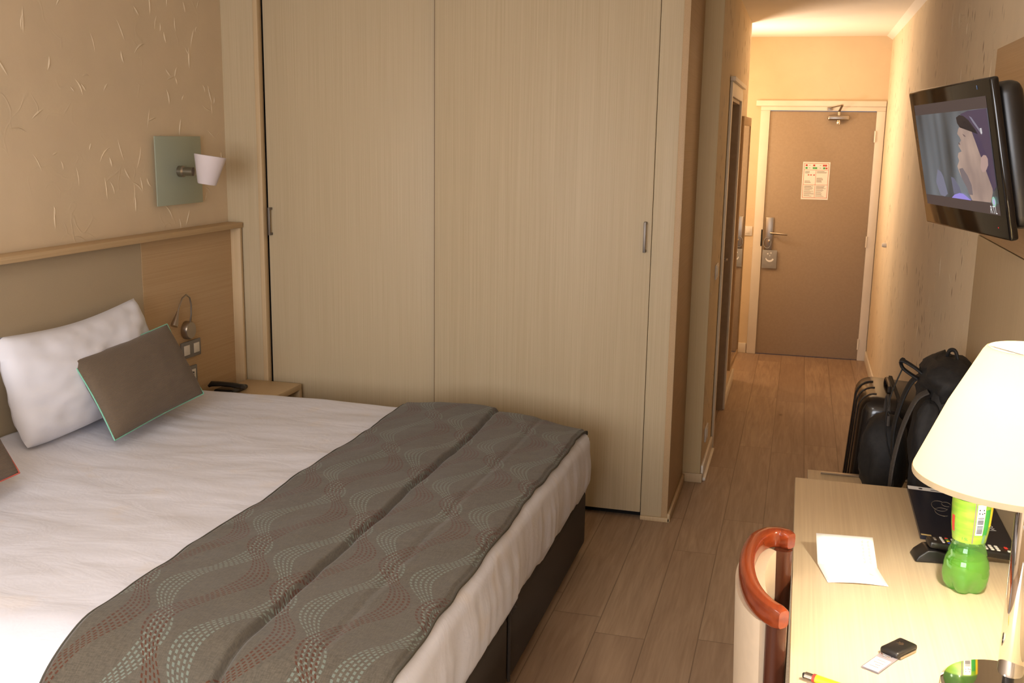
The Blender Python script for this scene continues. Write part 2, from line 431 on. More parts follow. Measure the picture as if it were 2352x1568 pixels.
# rear wall (behind the camera) with a window opening
b = BM(); wx0, wx1, wz0, wz1 = -2.3, -.1, .85, 2.35
box(b, WX, wx0, BY - .1, BY, 0, HC); box(b, wx1, RX, BY - .1, BY, 0, HC)
box(b, wx0, wx1, BY - .1, BY, 0, wz0); box(b, wx0, wx1, BY - .1, BY, wz1, HC)
mesh('wall_back', b, 'plaster', kind='structure', label='plaster wall with the window behind the camera')
b = BM()
for x0, x1, z0, z1 in ((wx0, wx1, wz0, wz0 + .05), (wx0, wx1, wz1 - .05, wz1), (wx0, wx0 + .05, wz0 + .05, wz1 - .05), (wx1 - .05, wx1, wz0 + .05, wz1 - .05), (-1.225, -1.175, wz0 + .05, wz1 - .05)):
    box(b, x0, x1, BY - .08, BY - .03, z0, z1, .004)
mesh('window_1', b, 'white_paint', kind='structure', label='white window frame behind the camera')
# left hall wall with bathroom door opening
dy0, dy1, dz = 6.10, 6.98, 2.05
b = BM()
box(b, HX - .12, HX, CY + .02, dy0, 0, HC); box(b, HX - .12, HX, dy1, CN, 0, HC); box(b, HX - .12, HX, dy0, dy1, dz, HC)
strokes(b, HX, CY + .1, CN, .2, 2.6, 130, 1, lambda a, z: not (5.95 < a < 7.1 and z < 2.3))
mesh('wall_hall_left', b, 'plaster_hall', kind='structure', label='plaster wall on the left side of the hall')
b = BM(); box(b, -1.5, HX - .12, CN - .1, CN, 0, HC); mesh('wall_vestibule_front', b, 'plaster_end', kind='structure')
b = BM(); box(b, -1.5, -1.4, CN, DY, 0, HC); mesh('wall_vestibule_left', b, 'plaster_end', kind='structure')
b = BM()
box(b, -1.5, -.315, DY, DY + .12, 0, HC); box(b, .565, RX + .1, DY, DY + .12, 0, HC); box(b, -.315, .565, DY, DY + .12, 2.07, HC)
mesh('wall_end', b, 'plaster_end', kind='structure', label='cream wall around the entry door at the end of the hall')
# column between wardrobe and hall
b = BM(); box(b, CX - .25, HX, CY, CY + .02, 0, HC, .003)
mesh('column_face', b, 'column', kind='structure', label='narrow beige panelled wall end beside the wardrobe')
b = BM(); box(b, CX, HX + .012, CY - .012, CY, 0, .05, .004); mesh('baseboard_column', b, 'oak_trim', kind='structure')
b = BM(); box(b, HX, HX + .014, CY + .03, dy0 - .1, 0, .085, .004); box(b, HX, HX + .014, dy1 + .08, CN, 0, .085, .004)
box(b, HX, HX + .028, CY + .03, dy0 - .1, 0, .018, .004)
mesh('baseboard_left', b, 'white_paint', kind='structure', label='white baseboard along the left hall wall')
b = BM(); box(b, RX - .014, RX, 3.93, DY, 0, .085, .004); mesh('baseboard_right', b, 'white_paint', kind='structure', label='white baseboard along the right hall wall')
b = BM(); box(b, -1.4, -.375, DY - .014, DY, 0, .085, .004); mesh('baseboard_end', b, 'white_paint', kind='structure')
b = BM(); poly(b, [(RX, CY, HC), (RX - .045, CY, HC), (RX, CY, HC - .03)], 0, Vector((0, DY - CY, 0))); mesh('trim_1', b, 'ceil', kind='structure', label='narrow cornice strip between right wall and ceiling')

# bathroom door
d = thing('door_2', (HX, dy0, 0), 'white framed bathroom doorway in the left hall wall', 'door', kind='structure')
b = BM()
box(b, HX - .13, HX + .002, dy0, dy0 + .02, 0, dz); box(b, HX - .13, HX + .002, dy1 - .02, dy1, 0, dz); box(b, HX - .13, HX + .002, dy0 + .02, dy1 - .02, dz - .02, dz)
mesh('jamb', b, 'grey_plastic' if False else plain('grey_jamb_paint', rgb(168, 150, 130), .5), d)
b = BM()
box(b, HX + .002, HX + .016, dy0 - .065, dy0, 0, dz + .08, .003); box(b, HX + .002, HX + .016, dy1, dy1 + .06, 0, dz + .08, .003)
box(b, HX + .002, HX + .016, dy0, dy1, dz, dz + .08, .003); box(b, HX + .002, HX + .032, dy0 - .08, dy1 + .1, dz + .08, dz + .105, .003)
mesh('door_frame', b, 'white_paint', d)
b = BM(); box(b, HX - .10, HX - .06, dy0 + .022, dy1 - .022, .008, dz - .022, .003); mesh('door_leaf', b, plain('brown_grey_door', rgb(140, 118, 96), .5), d)
for z in (1.17, 1.10):
    b = BM(); box(b, HX - .045, HX - .008, dy0 + .018, dy0 + .023, z - .02, z + .02, .001); mesh('strike_plate', b, 'dark', d)
b = BM(); tube(b, [(HX - .06, dy1 - .09, 1.04), (HX - .02, dy1 - .09, 1.04), (HX - .018, dy1 - .20, 1.04)], .008, 8); mesh('door_handle', b, 'steel', d)

# entry door
d = thing('door_1', (.125, DY, 0), 'taupe entry door in a white frame at the end of the hall', 'door', kind='structure')
da, db = -.293, .542
b = BM(); box(b, da, db, DY - .005, DY + .035, .006, 2.045, .003); mesh('door_leaf', b, 'door', d)
b = BM()
box(b, da - .075, da, DY - .02, DY, 0, 2.05, .004); box(b, db, RX - .006, DY - .02, DY, 0, 2.05, .004)
box(b, da - .075, RX - .006, DY - .02, DY, 2.05, 2.085, .003); box(b, da - .115, RX - .006, DY - .03, DY, 2.085, 2.13, .004)
box(b, da - .022, da, DY, DY + .1, 0, 2.07); box(b, db, db + .023, DY, DY + .1, 0, 2.07)
mesh('door_frame', b, 'white_paint', d)
b = BM(); box(b, -.275, -.205, DY - .017, DY - .005, .90, 1.175, .006, 3)
p = mesh('lock_plate', b, 'steel', d)
b = BM(); tube(b, [(-.225, DY - .018, 1.045), (-.225, DY - .06, 1.045), (-.215, DY - .066, 1.045), (-.09, DY - .066, 1.038)], .009, 10); mesh('lever', b, 'steel', p)
b = BM(); lathe(b, [(0, .0), (.012, 0), (.012, .012), (0, .014)], (-.235, DY - .017, .975), 16, axis=Matrix.Rotation(PI / 2, 3, 'X')); mesh('cylinder_lock', b, 'chrome', p)
b = BM(); box(b, da - .012, da - .001, DY - .024, DY - .018, .93, 1.07, .001); mesh('strike_plate', b, 'dark', d)
for z in (.14, 1.0, 1.85):
    b = BM(); tube(b, [(db, DY - .022, z - .045), (db, DY - .022, z + .045)], .008, 10); mesh('hinge', b, 'white_paint', d)
cl = thing('door_closer', (.25, DY, 2.0), 'silver hydraulic door closer on top of the entry door', 'door closer')
b = BM(); box(b, .165, .335, DY - .055, DY - .006, 1.975, 2.015, .012, 3); mesh('closer_body', b, 'steel', cl)
b = BM(); lathe(b, [(.014, -.025), (.017, -.015), (.017, .0), (.011, .02), (.011, .075)], (.25, DY - .035, 1.967), 16, close=True); mesh('pinion', b, 'chrome', cl)
b = BM(); tube(b, [(.25, DY - .04, 2.045), (.27, DY - .12, 2.095)], .007, 8, flat=(1.4, .6)); tube(b, [(.27, DY - .12, 2.095), (.17, DY - .03, 2.07)], .007, 8, flat=(1.2, .6))
box(b, .155, .2, DY - .034, DY - .021, 2.055, 2.078, .003); mesh('closer_arm', b, 'steel', cl)
# fire notice
nt = thing('fire_safety_notice', (.105, DY - .006, 1.33), 'small red bordered safety notice stuck on the entry door', 'notice')
y = DY - .0065
b = BM(); box(b, -.003, .213, y - .0012, y, 1.332, 1.639); mesh('sheet', b, 'paper', nt)
b = BM(); y2 = y - .0016
def q(x0, x1, z0, z1, mi):
    poly(b, [(x0, y2, z0), (x1, y2, z0), (x1, y2, z1), (x0, y2, z1)], mi)
for x0, x1, z0, z1 in ((.006, .204, 1.625, 1.629), (.006, .204, 1.345, 1.349), (.006, .010, 1.345, 1.629), (.200, .204, 1.345, 1.629), (.102, .105, 1.35, 1.57), (.01, .2, 1.572, 1.575), (.01, .2, 1.452, 1.455)): q(x0, x1, z0, z1, 0)
for x in (.018, .078, .155, .172): q(x, x + .016, 1.604, 1.618, 1)
for x in (.018, .076, .094, .158): q(x, x + .017, 1.582, 1.596, 2)
q(.178, .192, 1.582, 1.595, 1)
for x in (.045, .13): q(x, x + .012, 1.609, 1.612, 3); q(x, x + .012, 1.588, 1.591, 3)
for x in (.04, .06, .084): q(x, x + .012, 1.528, 1.537, 1)
for cx0, w0, zz in ((.112, .08, 1.565), (.018, .04, 1.562), (.018, .05, 1.485), (.018, .075, 1.445), (.112, .08, 1.445), (.112, .06, 1.51), (.112, .05, 1.49)):
    for k in range(3): q(cx0, cx0 + w0 * rnd.uniform(.7, 1), zz - k * .007, zz - k * .007 - .0028, 3)
for cx0 in (.018, .112):
    for k in range(9): q(cx0, cx0 + rnd.uniform(.04, .08), 1.425 - k * .008, 1.4225 - k * .008, 3)
mesh('printing', b, ['print_pink', 'print_red', 'print_green', 'print_grey'], nt, smooth=0)
# do-not-disturb card hanging from the lever
hg = thing('door_hanger_card', (-.225, DY - .03, .74), 'grey blue hanger card with a white crescent face below the door lever', 'door hanger')
b = BM(); box(b, -.285, -.165, DY - .024, DY - .020, .745, .90, .0015); mesh('card', b, 'hanger', hg)
b = BM(); yy = DY - .0246
pts = []
for k in range(13): a = math.radians(190 + 150 * k / 12); pts.append((-.222 + .036 * math.cos(a), yy, .835 + .036 * math.sin(a)))
for k in range(12, -1, -1): a = math.radians(190 + 150 * k / 12); pts.append((-.222 + .027 * math.cos(a) - .002, yy, .838 + .024 * math.sin(a)))
poly(b, pts)
for (ex, ez, er) in ((-.240, .868, .006), (-.214, .875, .006), (-.222, .852, .004)):
    poly(b, [(ex + er * math.cos(t), yy, ez + er * math.sin(t)) for t in [2 * PI * k / 10 for k in range(10)]])
mesh('face_mark', b, 'print_white', hg, smooth=0)
b = BM(); tube(b, [(-.25 + .03 * math.cos(t), DY - .03, .915 + .045 + .045 * math.sin(t)) for t in [2 * PI * k / 20 for k in range(21)]], .0035, 6, cap=False); mesh('loop', b, 'hanger', hg)
# switch by the door, hall switch and socket, door stop
def plate(name, c, nrm, w, h, lab, cat, frame='white_plastic', rocker='white_plastic', n=1, sock=False, group=None):
    """wall plate; nrm 'x','-x','-y'"""
    t = thing(name, c, lab, cat, group); c = Vector(c)
    def bx(bm, a0, a1, z0, z1, d0, d1, bev):
        if nrm == 'x': box(bm, c.x + d0, c.x + d1, c.y + a0, c.y + a1, c.z + z0, c.z + z1, bev)
        elif nrm == '-x': box(bm, c.x - d1, c.x - d0, c.y + a0, c.y + a1, c.z + z0, c.z + z1, bev)
        else: box(bm, c.x + a0, c.x + a1, c.y - d1, c.y - d0, c.z + z0, c.z + z1, bev)
    bm = BM(); bx(bm, -w / 2, w / 2, -h / 2, h / 2, 0, .009, .003); mesh('plate', bm, frame, t)
    for i in range(n):
        cw = w / n; a = -w / 2 + cw * (i + .5); s = min(cw, h) * .29
        bm = BM(); bx(bm, a - s, a + s, -s, s, .009, .012, .0012)
        if sock:
            m0 = 'socket_insert'
        else: m0 = 'rocker'
        k = mesh(m0, bm, rocker, t)
        if sock:
            bm = BM()
            for dy in (-.009, .009): lathe(bm, [(0, 0), (.0028, 0)], (c.x + .0122, c.y + a + dy, c.z), 10, axis=Matrix.Rotation(PI / 2, 3, 'Y'))
            lathe(bm, [(.0, 0), (.003, .0), (.003, .006), (0, .006)], (c.x + .0122, c.y + a, c.z + .011), 10, axis=Matrix.Rotation(PI / 2, 3, 'Y'))
            mesh('socket_holes', bm, 'dark', t, smooth=0)
    return t
plate('light_switch', (-.418, DY, 1.052), '-y', .05 if False else .075, .08, 'white light switch on the wall left of the entry door frame', 'light switch')
plate('light_switch', (HX, 5.74, 1.10), 'x', .14, .08, 'white light switch on the left hall wall before the bathroom doorway', 'light switch')
plate('wall_socket', (HX, 5.62, .215), 'x', .13, .08, 'white wall socket low on the left hall wall above the baseboard', 'wall socket')
b = BM(); lathe(b, [(0, 0), (.016, 0), (.018, .012), (.014, .03), (0, .032)], (RX, 7.9, 1.08), 20, axis=Matrix.Rotation(-PI / 2, 3, 'Y'))
mesh('door_stop', b, 'white_plastic', label='small white round door stop on the right hall wall', cat='door stop')

# hall mirror
mr = thing('wall_mirror', (HX, 7.75, .20), 'tall wood framed mirror on the left hall wall after the bathroom doorway', 'mirror')
my0, my1, mz0, mz1, mx = 7.24, 7.90, .215, 1.965, -.401
fw_ = .035; m_rot = Matrix.Rotation(.022, 3, 'Z').inverted(); m_piv = (mx, my0, 0)
b = BM()
for a_ in ((my0, my0 + fw_, mz0, mz1), (my1 - fw_, my1, mz0, mz1), (my0 + fw_, my1 - fw_, mz0, mz0 + fw_), (my0 + fw_, my1 - fw_, mz1 - .06, mz1)):
    box(b, mx - .021, mx, *a_, .002, rot=m_rot, piv=m_piv)
mesh('mirror_frame', b, 'oak_brown', mr)
b = BM(); box(b, mx - .018, mx - .004, my0 + fw_, my1 - fw_, mz0 + fw_, mz1 - .06, rot=m_rot, piv=m_piv); mesh('mirror_glass', b, 'mirror', mr)
b = BM(); box(b, mx - .0045, mx - .003, my0 + fw_, my0 + fw_ + .006, mz0 + fw_, mz1 - .06, rot=m_rot, piv=m_piv); mesh('dark_inner_edge', b, 'dark', mr)

# wall panel behind the TV
pn = thing('tv_wall_panel', (RX, 3.9, 0), 'brown oak wall panel behind the television with a beige lower board', 'wall panel')
b = BM(); box(b, RX - .010, RX, 1.0, 3.925, 1.50, 2.125, .002); mesh('upper_board', b, 'oak_brown', pn)
b = BM(); box(b, RX - .010, RX, 1.0, 3.925, .0, 1.497, .002); mesh('lower_board', b, 'oak', pn)

# ------------------------------------------------------------------ wardrobe
wd = thing('wardrobe', (-1.6, W, 0), 'full height built-in oak wardrobe with two sliding doors behind the bed', 'wardrobe')
b = BM(); box(b, WX, -2.648, W, W + .03, 0, HC); mesh('filler_panel', b, 'oak', wd)
b = BM(); box(b, -2.648, -2.622, W - .012, W + .03, 0, HC, .003); mesh('vertical_trim', b, 'oak_trim', wd)
def handle(x, par, z0=1.295, z1=1.435):
    yf = W + (.026 if x < -2 else .002)
    b = BM(); box(b, x - .006, x + .006, yf - .032, yf - .024, z0, z1, .002)
    box(b, x - .006, x + .006, yf - .026, yf + .001, z1 - .012, z1, .001); box(b, x - .006, x + .006, yf - .026, yf + .001, z0, z0 + .012, .001)
    mesh('handle', b, plain('dull_handle_metal', rgb(128, 120, 112), .5, .8), par, label='grey metal bar handle')
b = BM(); box(b, -2.614, -1.69, W + .026, W + .048, .033, HC - .02, .003); k1 = mesh('sliding_door', b, 'oak', wd); handle(-2.596, k1)
b = BM(); box(b, -1.706, -.6505, W + .002, W + .018, .033, HC - .02, .003); k2 = mesh('sliding_door', b, 'oak', wd); handle(-.678, k2)
b = BM(); box(b, -1.7085, -1.7055, W + .003, W + .026, .033, HC - .02); mesh('shadow_strip', b, plain('shadow_line_brown', rgb(120, 94, 64), .6), k2)  # thin brown strip painted in as the shadow line where the doors overlap
b = BM(); box(b, -.648, CX - .012, W, W + .035, 0, HC, .002); mesh('front_post', b, 'oak', wd)
b = BM(); box(b, CX - .03, CX, W - .002, CY - .001, 0, HC, .002); mesh('side_panel', b, 'oak_brown', wd, label='brown grained side panel')
b = BM(); box(b, -.648, CX + .012, W - .012, W, 0, .022, .003); box(b, CX, CX + .014, W - .012, CY - .013, 0, .045, .004); mesh('plinth_trim', b, 'oak_trim', wd)
b = BM(); box(b, WX, CX - .03, W + .05, W + .06, .0, HC); mesh('gap_shade_sheet', b, 'dark', wd)  # near-black sheet close behind the doors stands in for shade in the gaps

# ------------------------------------------------------------------ headboard
hb = thing('headboard', (WX, 3.5, 0), 'beige and oak wall headboard with a ledge behind the bed', 'headboard')
hx = -2.80
b = BM(); box(b, WX + .005, hx, .9, 3.958, .25, 1.330); mesh('upholstered_panel', b, 'uphol', hb, label='plain beige padded panel')
b = BM(); box(b, WX + .005, hx + .002, 3.960, W - .034, .25, 1.330); mesh('oak_panel', b, 'oak_brown', hb, label='horizontally grained oak panel')
b = BM(); box(b, WX + .005, -2.738, .9, W - .014, 1.330, 1.357, .003); mesh('ledge', b, 'oak_ledge', hb)
b = BM(); box(b, WX + .005, -2.745, W - .034, W - .014, .0, 1.330, .003); mesh('end_post', b, 'oak_trim', hb)

# wall sconce
sc = thing('wall_sconce', (WX, 4.30, 1.63), 'unlit wall lamp with green glass plate and white cup shade', 'wall lamp')
b = BM(); box(b, -2.806, -2.800, 4.105, 4.475, 1.472, 1.785, .001); mesh('glass_plate', b, 'frost', sc, label='frosted green glass plate')
b = BM(); lathe(b, [(.055, 0), (.055, .02), (.0, .022)], (WX, 4.285, 1.625), 28, axis=Matrix.Rotation(PI / 2, 3, 'Y')); mesh('back_box', b, 'black_plastic', sc)
b = BM(); lathe(b, [(.0, 0), (.026, 0), (.026, .022), (.020, .028), (.020, .075), (0, .08)], (-2.799, 4.285, 1.625), 24, axis=Matrix.Rotation(PI / 2, 3, 'Y')); mesh('stem', b, 'steel', sc)
b = BM(); ax = Matrix.Rotation(math.radians(7), 3, 'Y') @ Matrix.Rotation(math.radians(-5), 3, 'X')
lathe(b, [(.0, -.066), (.040, -.066), (.043, -.062), (.073, .066), (.070, .066), (.040, -.055), (0, -.055)], (-2.655, 4.30, 1.633), 40, axis=ax); mesh('cup_shade', b, 'sconce_shade', sc)

# reading lamp
rl = thing('reading_lamp', (hx, 4.25, .872), 'small silver gooseneck reading lamp on the headboard', 'reading lamp')
b = BM(); lathe(b, [(.0, 0), (.044, 0), (.044, .022), (.039, .030), (0, .031)], (hx + .003, 4.275, .875), 30, axis=Matrix.Rotation(PI / 2, 3, 'Y')); mesh('mount', b, 'steel', rl)
pa = [(-2.775, 4.275, .905)]
for y_, z_ in ((4.275, .95), (4.278, 1.00), (4.268, 1.035), (4.240, 1.052), (4.205, 1.040), (4.180, 1.010), (4.165, .985)): pa.append((-2.765 + .02 * (4.275 - y_), y_, z_))
b = BM(); tube(b, pa, .0042, 8); mesh('gooseneck', b, 'steel', rl)
b = BM(); dd = (Vector(pa[-1]) - Vector(pa[-2])).normalized(); p0 = Vector(pa[-1])
tube(b, [p0, p0 + dd * .012, p0 + dd * .03, p0 + dd * .06, p0 + dd * .075], [.006, .0065, .010, .016, .0165], 18); mesh('lamp_head', b, 'chrome' if False else 'steel', rl)
plate('light_switch', (hx + .0035, 4.300, .778), 'x', .165, .082, 'grey double switch plate with two white rockers beside the bed', 'light switch', 'grey_plastic', 'white_plastic', 2)
plate('wall_socket', (hx + .0035, 4.300, .652), 'x', .085, .085, 'grey framed power socket above the nightstand', 'wall socket', 'grey_plastic', 'white_plastic', 1, True)

# nightstand + phone
ns = thing('nightstand', (-2.6, 4.57, 0), 'pale oak nightstand between the bed and the wardrobe', 'nightstand')
b = BM(); box(b, -2.742, -2.43, 4.36, 4.733, .505, .535, .002); mesh('top', b, 'oak_trim', ns)
b = BM(); box(b, -2.742, -2.43, 4.71, 4.733, .0, .505); box(b, -2.742, -2.72, 4.36, 4.71, 0, .505); mesh('back_panel', b, 'oak_trim', ns)
b = BM(); box(b, -2.72, -2.43, 4.36, 4.71, .30, .325); mesh('shelf', b, 'oak_trim', ns)
b = BM(); box(b, -2.72, -2.43, 4.36, 4.385, 0, .30); mesh('side_panel', b, 'oak_trim', ns)
ph = thing('telephone', (-2.68, 4.47, .535), 'black telephone lying on the nightstand beside the bed', 'telephone')
b = BM(); box(b, -2.738, -2.63, 4.39, 4.55, .5355, .560, .012, 3); mesh('phone_base', b, 'black_plastic', ph)
b = BM(); tube(b, [(-2.765, 4.40, .572), (-2.75, 4.405, .584), (-2.70, 4.41, .586), (-2.64, 4.415, .584), (-2.590, 4.42, .576), (-2.575, 4.422, .570)], [.012, .022, .019, .019, .023, .012], 14, flat=(1.0, .62), up=(0, 0, 1)); mesh('handset', b, 'black_plastic', ph)

# ------------------------------------------------------------------ bed
bed = thing('bed', (-1.8, 3.05, 0), 'large double bed on a dark brown base', 'bed')
for y0, y1 in ((1.86, 3.005), (3.018, 4.275)):
    b = BM(); box(b, -2.775, -.822, y0, y1, .035, .30, .03, 4); mesh('box_spring', b, 'base', bed)
for x in (-2.65, -.95):
    for y in (1.95, 4.15, 2.95):
        b = BM(); box(b, x - .03, x + .03, y - .03, y + .03, 0, .04, .004); mesh('foot', b, 'black_plastic', bed)
b = BM(); box(b, -2.78, -.86, 1.90, 4.26, .30, .545, .05, 4); mesh('mattress', b, 'sheet', bed)
b = BM(); tube(b, [(-.815, 3.01, .335), (-.805, 3.012, .315), (-.818, 3.011, .29)], .009, 8); tube(b, [(-.822, 3.011, .29), (-.822, 3.011, .05)], .006, 6); mesh('seam_strap', b, 'base', bed)

FE, NE, KE = -.80, 1.80, 4.290   # foot edge, near edge, far edge
def fold(s, e, r, lift, sg):
    """s coordinate running outwards past edge e with rounding r; returns (coord, drop)"""
    d = (s - e) * sg + r
    if d <= 0: return s, 0.0
    th = d / r
    if th < PI / 2: return e - sg * r + sg * (r + lift) * math.sin(th), -(r + lift) * (1 - math.cos(th)) 
    return e + sg * lift, -(r + lift) - (d - r * PI / 2)
def drape(u, v, lift=0, wr=1.0):
    x, hx_ = fold(u, FE, .055, lift, 1)
    if v < 3: y, hy = fold(v, NE, .30, lift, -1)
    else: y, hy = fold(v, KE, .06, lift, 1)
    top = .600
    head = math.exp(-((u + 2.80) / .26) ** 2) * max(0, min(1, (4.15 - v) / .45)) * max(0, min(1, (v - 1.8) / .3))
    z = top + .085 * head + lift + min(hx_, hy) + .25 * max(hx_, hy, -.08)
    ca, cb = max(0, min(1, (u + 1.25) / .45)), max(0, min(1, (v - 3.75) / .55))   # the foot corner sags
    z -= .045 * ca * ca * (3 - 2 * ca) * cb * cb * (3 - 2 * cb)
    if wr:
        n1 = noise.noise(Vector((u * 2.2 + 3, v * 5.0, .3))); n2 = noise.noise(Vector((u * 6 + v * 3, v * 12 - u * 4, 2.1)))
        n3 = noise.noise(Vector((u * 1.3, v * 1.2, 5)))
        z += wr * (.006 * n1 + .0035 * n2 + .012 * n3) * (1 if hx_ > -.05 else .3)
        side = max(0, min(1, (-hx_ - .03) / .1))
        if side: x += wr * side * (.010 * noise.noise(Vector((v * 9, z * 1.5, 1))) + .006 * noise.noise(Vector((v * 24, z * 3, 4))) + .012 * math.sin((z - .3) * 9) - .04 * max(0, min(1, (.36 - z) / .1)))
        sy = max(0, min(1, (-hy - .03) / .1))
        if sy: y += wr * sy * (.010 * noise.noise(Vector((u * 9, z * 1.5, 7))))
    rc = .10; qx, qy = x - (FE - rc), y - (KE - rc)   # rounded far corner of the mattress
    if qx > 0 and qy > 0:
        q_ = math.hypot(qx, qy)
        if q_ > rc + lift: x = FE - rc + qx * (rc + lift) / q_; y = KE - rc + qy * (rc + lift) / q_
    return Vector((x, y, z))
def hem(v):
    pts = [(1.5, .345), (2.45, .35), (2.6, .355), (2.9, .338), (3.09, .315), (3.3, .285), (3.5, .27), (3.9, .268), (4.08, .32), (4.4, .36)]
    for (a, za), (c, zc) in zip(pts, pts[1:]):
        if a <= v <= c: t = (v - a) / (c - a); t = t * t * (3 - 2 * t); return za + (zc - za) * t + .004 * noise.noise(Vector((v * 8, 0, 0)))
    return .34
def duvet_pt(i, j):
    v = 1.46 + (4.45 - 1.46) * j
    L = .60 - hem(v) + .03     # overhang length
    umax = FE - .055 + .055 * PI / 2 + (L - .055)
    u = -2.79 + (umax + 2.79) * i
    return drape(u, v)
b = BM(); grid(b, 190, 200, duvet_pt)
mesh('duvet', b, 'sheet', label='rumpled white duvet spread over the whole bed', cat='duvet', smooth=180, solid=.02, recalc=False)
def runner_profile(u):
    t = (u + 1.225)
    if t < 0:   # upper lobe, rolls over at the middle crease
        z = .026 + .010 * math.sin(PI * max(0, min(1, (u + 1.66) / .50)))
        if t > -.016: z -= .026 * ((t + .016) / .016) ** 2.5
        return z
    z = .016 + .008 * math.sin(PI * min(1, t / .40))
    if t < .016: z -= .014 * (1 - t / .016) ** 2
    if abs(u + 1.02) < .02: z -= .004 * (1 - abs(u + 1.02) / .02)
    return z
b = BM(); uvl = b.loops.layers.uv.new('UVMap')
def run_pt(i, j):
    u = -1.662 + (-.826 + 1.662) * i; v = 1.47 + (4.395 - 1.47) * j
    wob = .022 * noise.noise(Vector((v * 2.3, 1, 0))) + .008 * noise.noise(Vector((v * 7, 4, 0)))
    lf = runner_profile(u)
    if i < .02: lf -= .012 * (1 - i / .02)
    if i > .985: lf -= .005
    p = drape(u + wob, v, lf, 1.0)
    p.z += .004 * noise.noise(Vector((u * 9, v * 7, 3)))
    return p
def run_uv(i, j): return (-1.662 + .836 * i, 1.47 + 2.925 * j)
grid(b, 240, 170, run_pt, run_uv, 0, uvl)
br = mesh('bed_runner', b, 'runner', label='grey brown bed runner with dashed teal and rust curves across the foot of the bed', cat='bed runner', smooth=180, solid=.010, recalc=False)
b = BM()
for i0 in (0.0, 1.0):
    tube(b, [run_pt(i0, j / 150) + Vector((0, 0, .0)) for j in range(151)], .004, 6)
mesh('hem_piping', b, plain('runner_hem', rgb(74, 70, 60), .9), br)

def pillow(name, c, ew, eh, en, w, h, t, mat, label, cat, group=None, piping=None, concave=.06, seed=0, n=26, wr=.006, parent=None, sag=0.0, corner=.02):
    """c centre, ew/eh/en unit axes (width,height,normal)"""
    c, ew, eh, en = Vector(c), Vector(ew).normalized(), Vector(eh).normalized(), Vector(en).normalized()
    b = BM(); uvl = b.loops.layers.uv.new('UVMap')
    def pt(i, j, s):
        u, v = i * 2 - 1, j * 2 - 1
        su, sv = 1 - concave * (1 - v * v) * 0 - concave * (1 - v * v), 1 - concave * (1 - u * u)
        th = t / 2 * ((1 - abs(u) ** 2.6) ** .55) * ((1 - abs(v) ** 2.6) ** .55) if abs(u) < 1 and abs(v) < 1 else 0
        p = c + ew * (u * w / 2 * su) + eh * (v * h / 2 * sv - sag * (1 - u * u) * (v + 1) / 2)
        nz = noise.noise(Vector((u * 2.5 + seed, v * 2.5, s * 3))) + .6 * noise.noise(Vector((u * 6 + seed, v * 6, s * 3 + 9)))
        cpull = 1 - corner * (abs(u) * abs(v)) ** 3
        p = c + (p - c) * cpull
        return p + en * (s * th + wr * nz * min(1, th / (t * .18)))
    n = 34
    for s in (1, -1):
        grid(b, n, n, lambda i, j: pt(i, j, s), lambda i, j: (i * w, j * h), 0, uvl)
    bmesh.ops.remove_doubles(b, verts=b.verts[:], dist=.0004)
    o = mesh(name, b, mat, label=label, cat=cat, group=group, smooth=80)
    if piping:
        b = BM(); per = []
        for k in range(40): per.append(pt(k / 40, 0, 1))
        for k in range(40): per.append(pt(1, k / 40, 1))
        for k in range(40): per.append(pt(1 - k / 40, 1, 1))
        for k in range(41): per.append(pt(0, 1 - k / 40, 1))
        tube(b, per, .0028, 6, cap=False); mesh('piping', b, piping, o, label='mint green piping' if piping == 'teal' else None)
    return o
cs = lambda a: math.cos(math.radians(a)); sn = lambda a: math.sin(math.radians(a))
def leaning(tilt, roll=0):
    """axes of a cushion that leans on the headboard (normal towards +x)"""
    eh = Vector((-sn(tilt), 0, cs(tilt))); ew = Vector((0, 1, 0)); en = Vector((cs(tilt), 0, sn(tilt)))
    R = Matrix.Rotation(math.radians(roll), 3, en); return R @ ew, R @ eh, en
ew, eh, en = leaning(10, 2)
pillow('pillow', (-2.665, 3.37, .895), ew, eh, en, .86, .45, .20, 'pillow_white', 'plump white pillow leaning on the headboard behind the ribbed cushion', 'pillow', concave=.03, seed=3, wr=.013, sag=.040, corner=.09)
ew, eh, en = leaning(27, 3)
pillow('cushion', (-2.520, 3.53, .825), ew, eh, en, .65, .345, .13, 'cushion', 'taupe ribbed cushion with mint piping leaning on the white pillow', 'cushion', 'ribbed cushions on the bed', 'teal', .05, 5, wr=.004)
ew, eh, en = leaning(27, 2)
pillow('cushion', (-2.50, 2.405, .835), ew, eh, en, .62, .345, .13, 'cushion', 'taupe ribbed cushion cut off by the left edge of the picture', 'cushion', 'ribbed cushions on the bed', 'pinkp', .05, 8, wr=.004)

# ------------------------------------------------------------------ desk
dk = thing('desk', (.3, 2.1, 0), 'pale oak desk along the right wall under the lamp', 'desk')
DZ = .76
b = BM(); box(b, .042, RX - .012, .6, 3.276, DZ - .035, DZ, .002); mesh('desk_top', b, 'oak_desk', dk)
for y0, y1 in ((3.24, 3.27), (.62, .65)):
    b = BM(); box(b, .050, RX - .015, y0, y1, 0, DZ - .035, .002); mesh('side_panel', b, 'oak_desk', dk)
b = BM(); box(b, .56, .58, .65, 3.24, .35, DZ - .035); mesh('modesty_panel', b, 'oak_desk', dk)

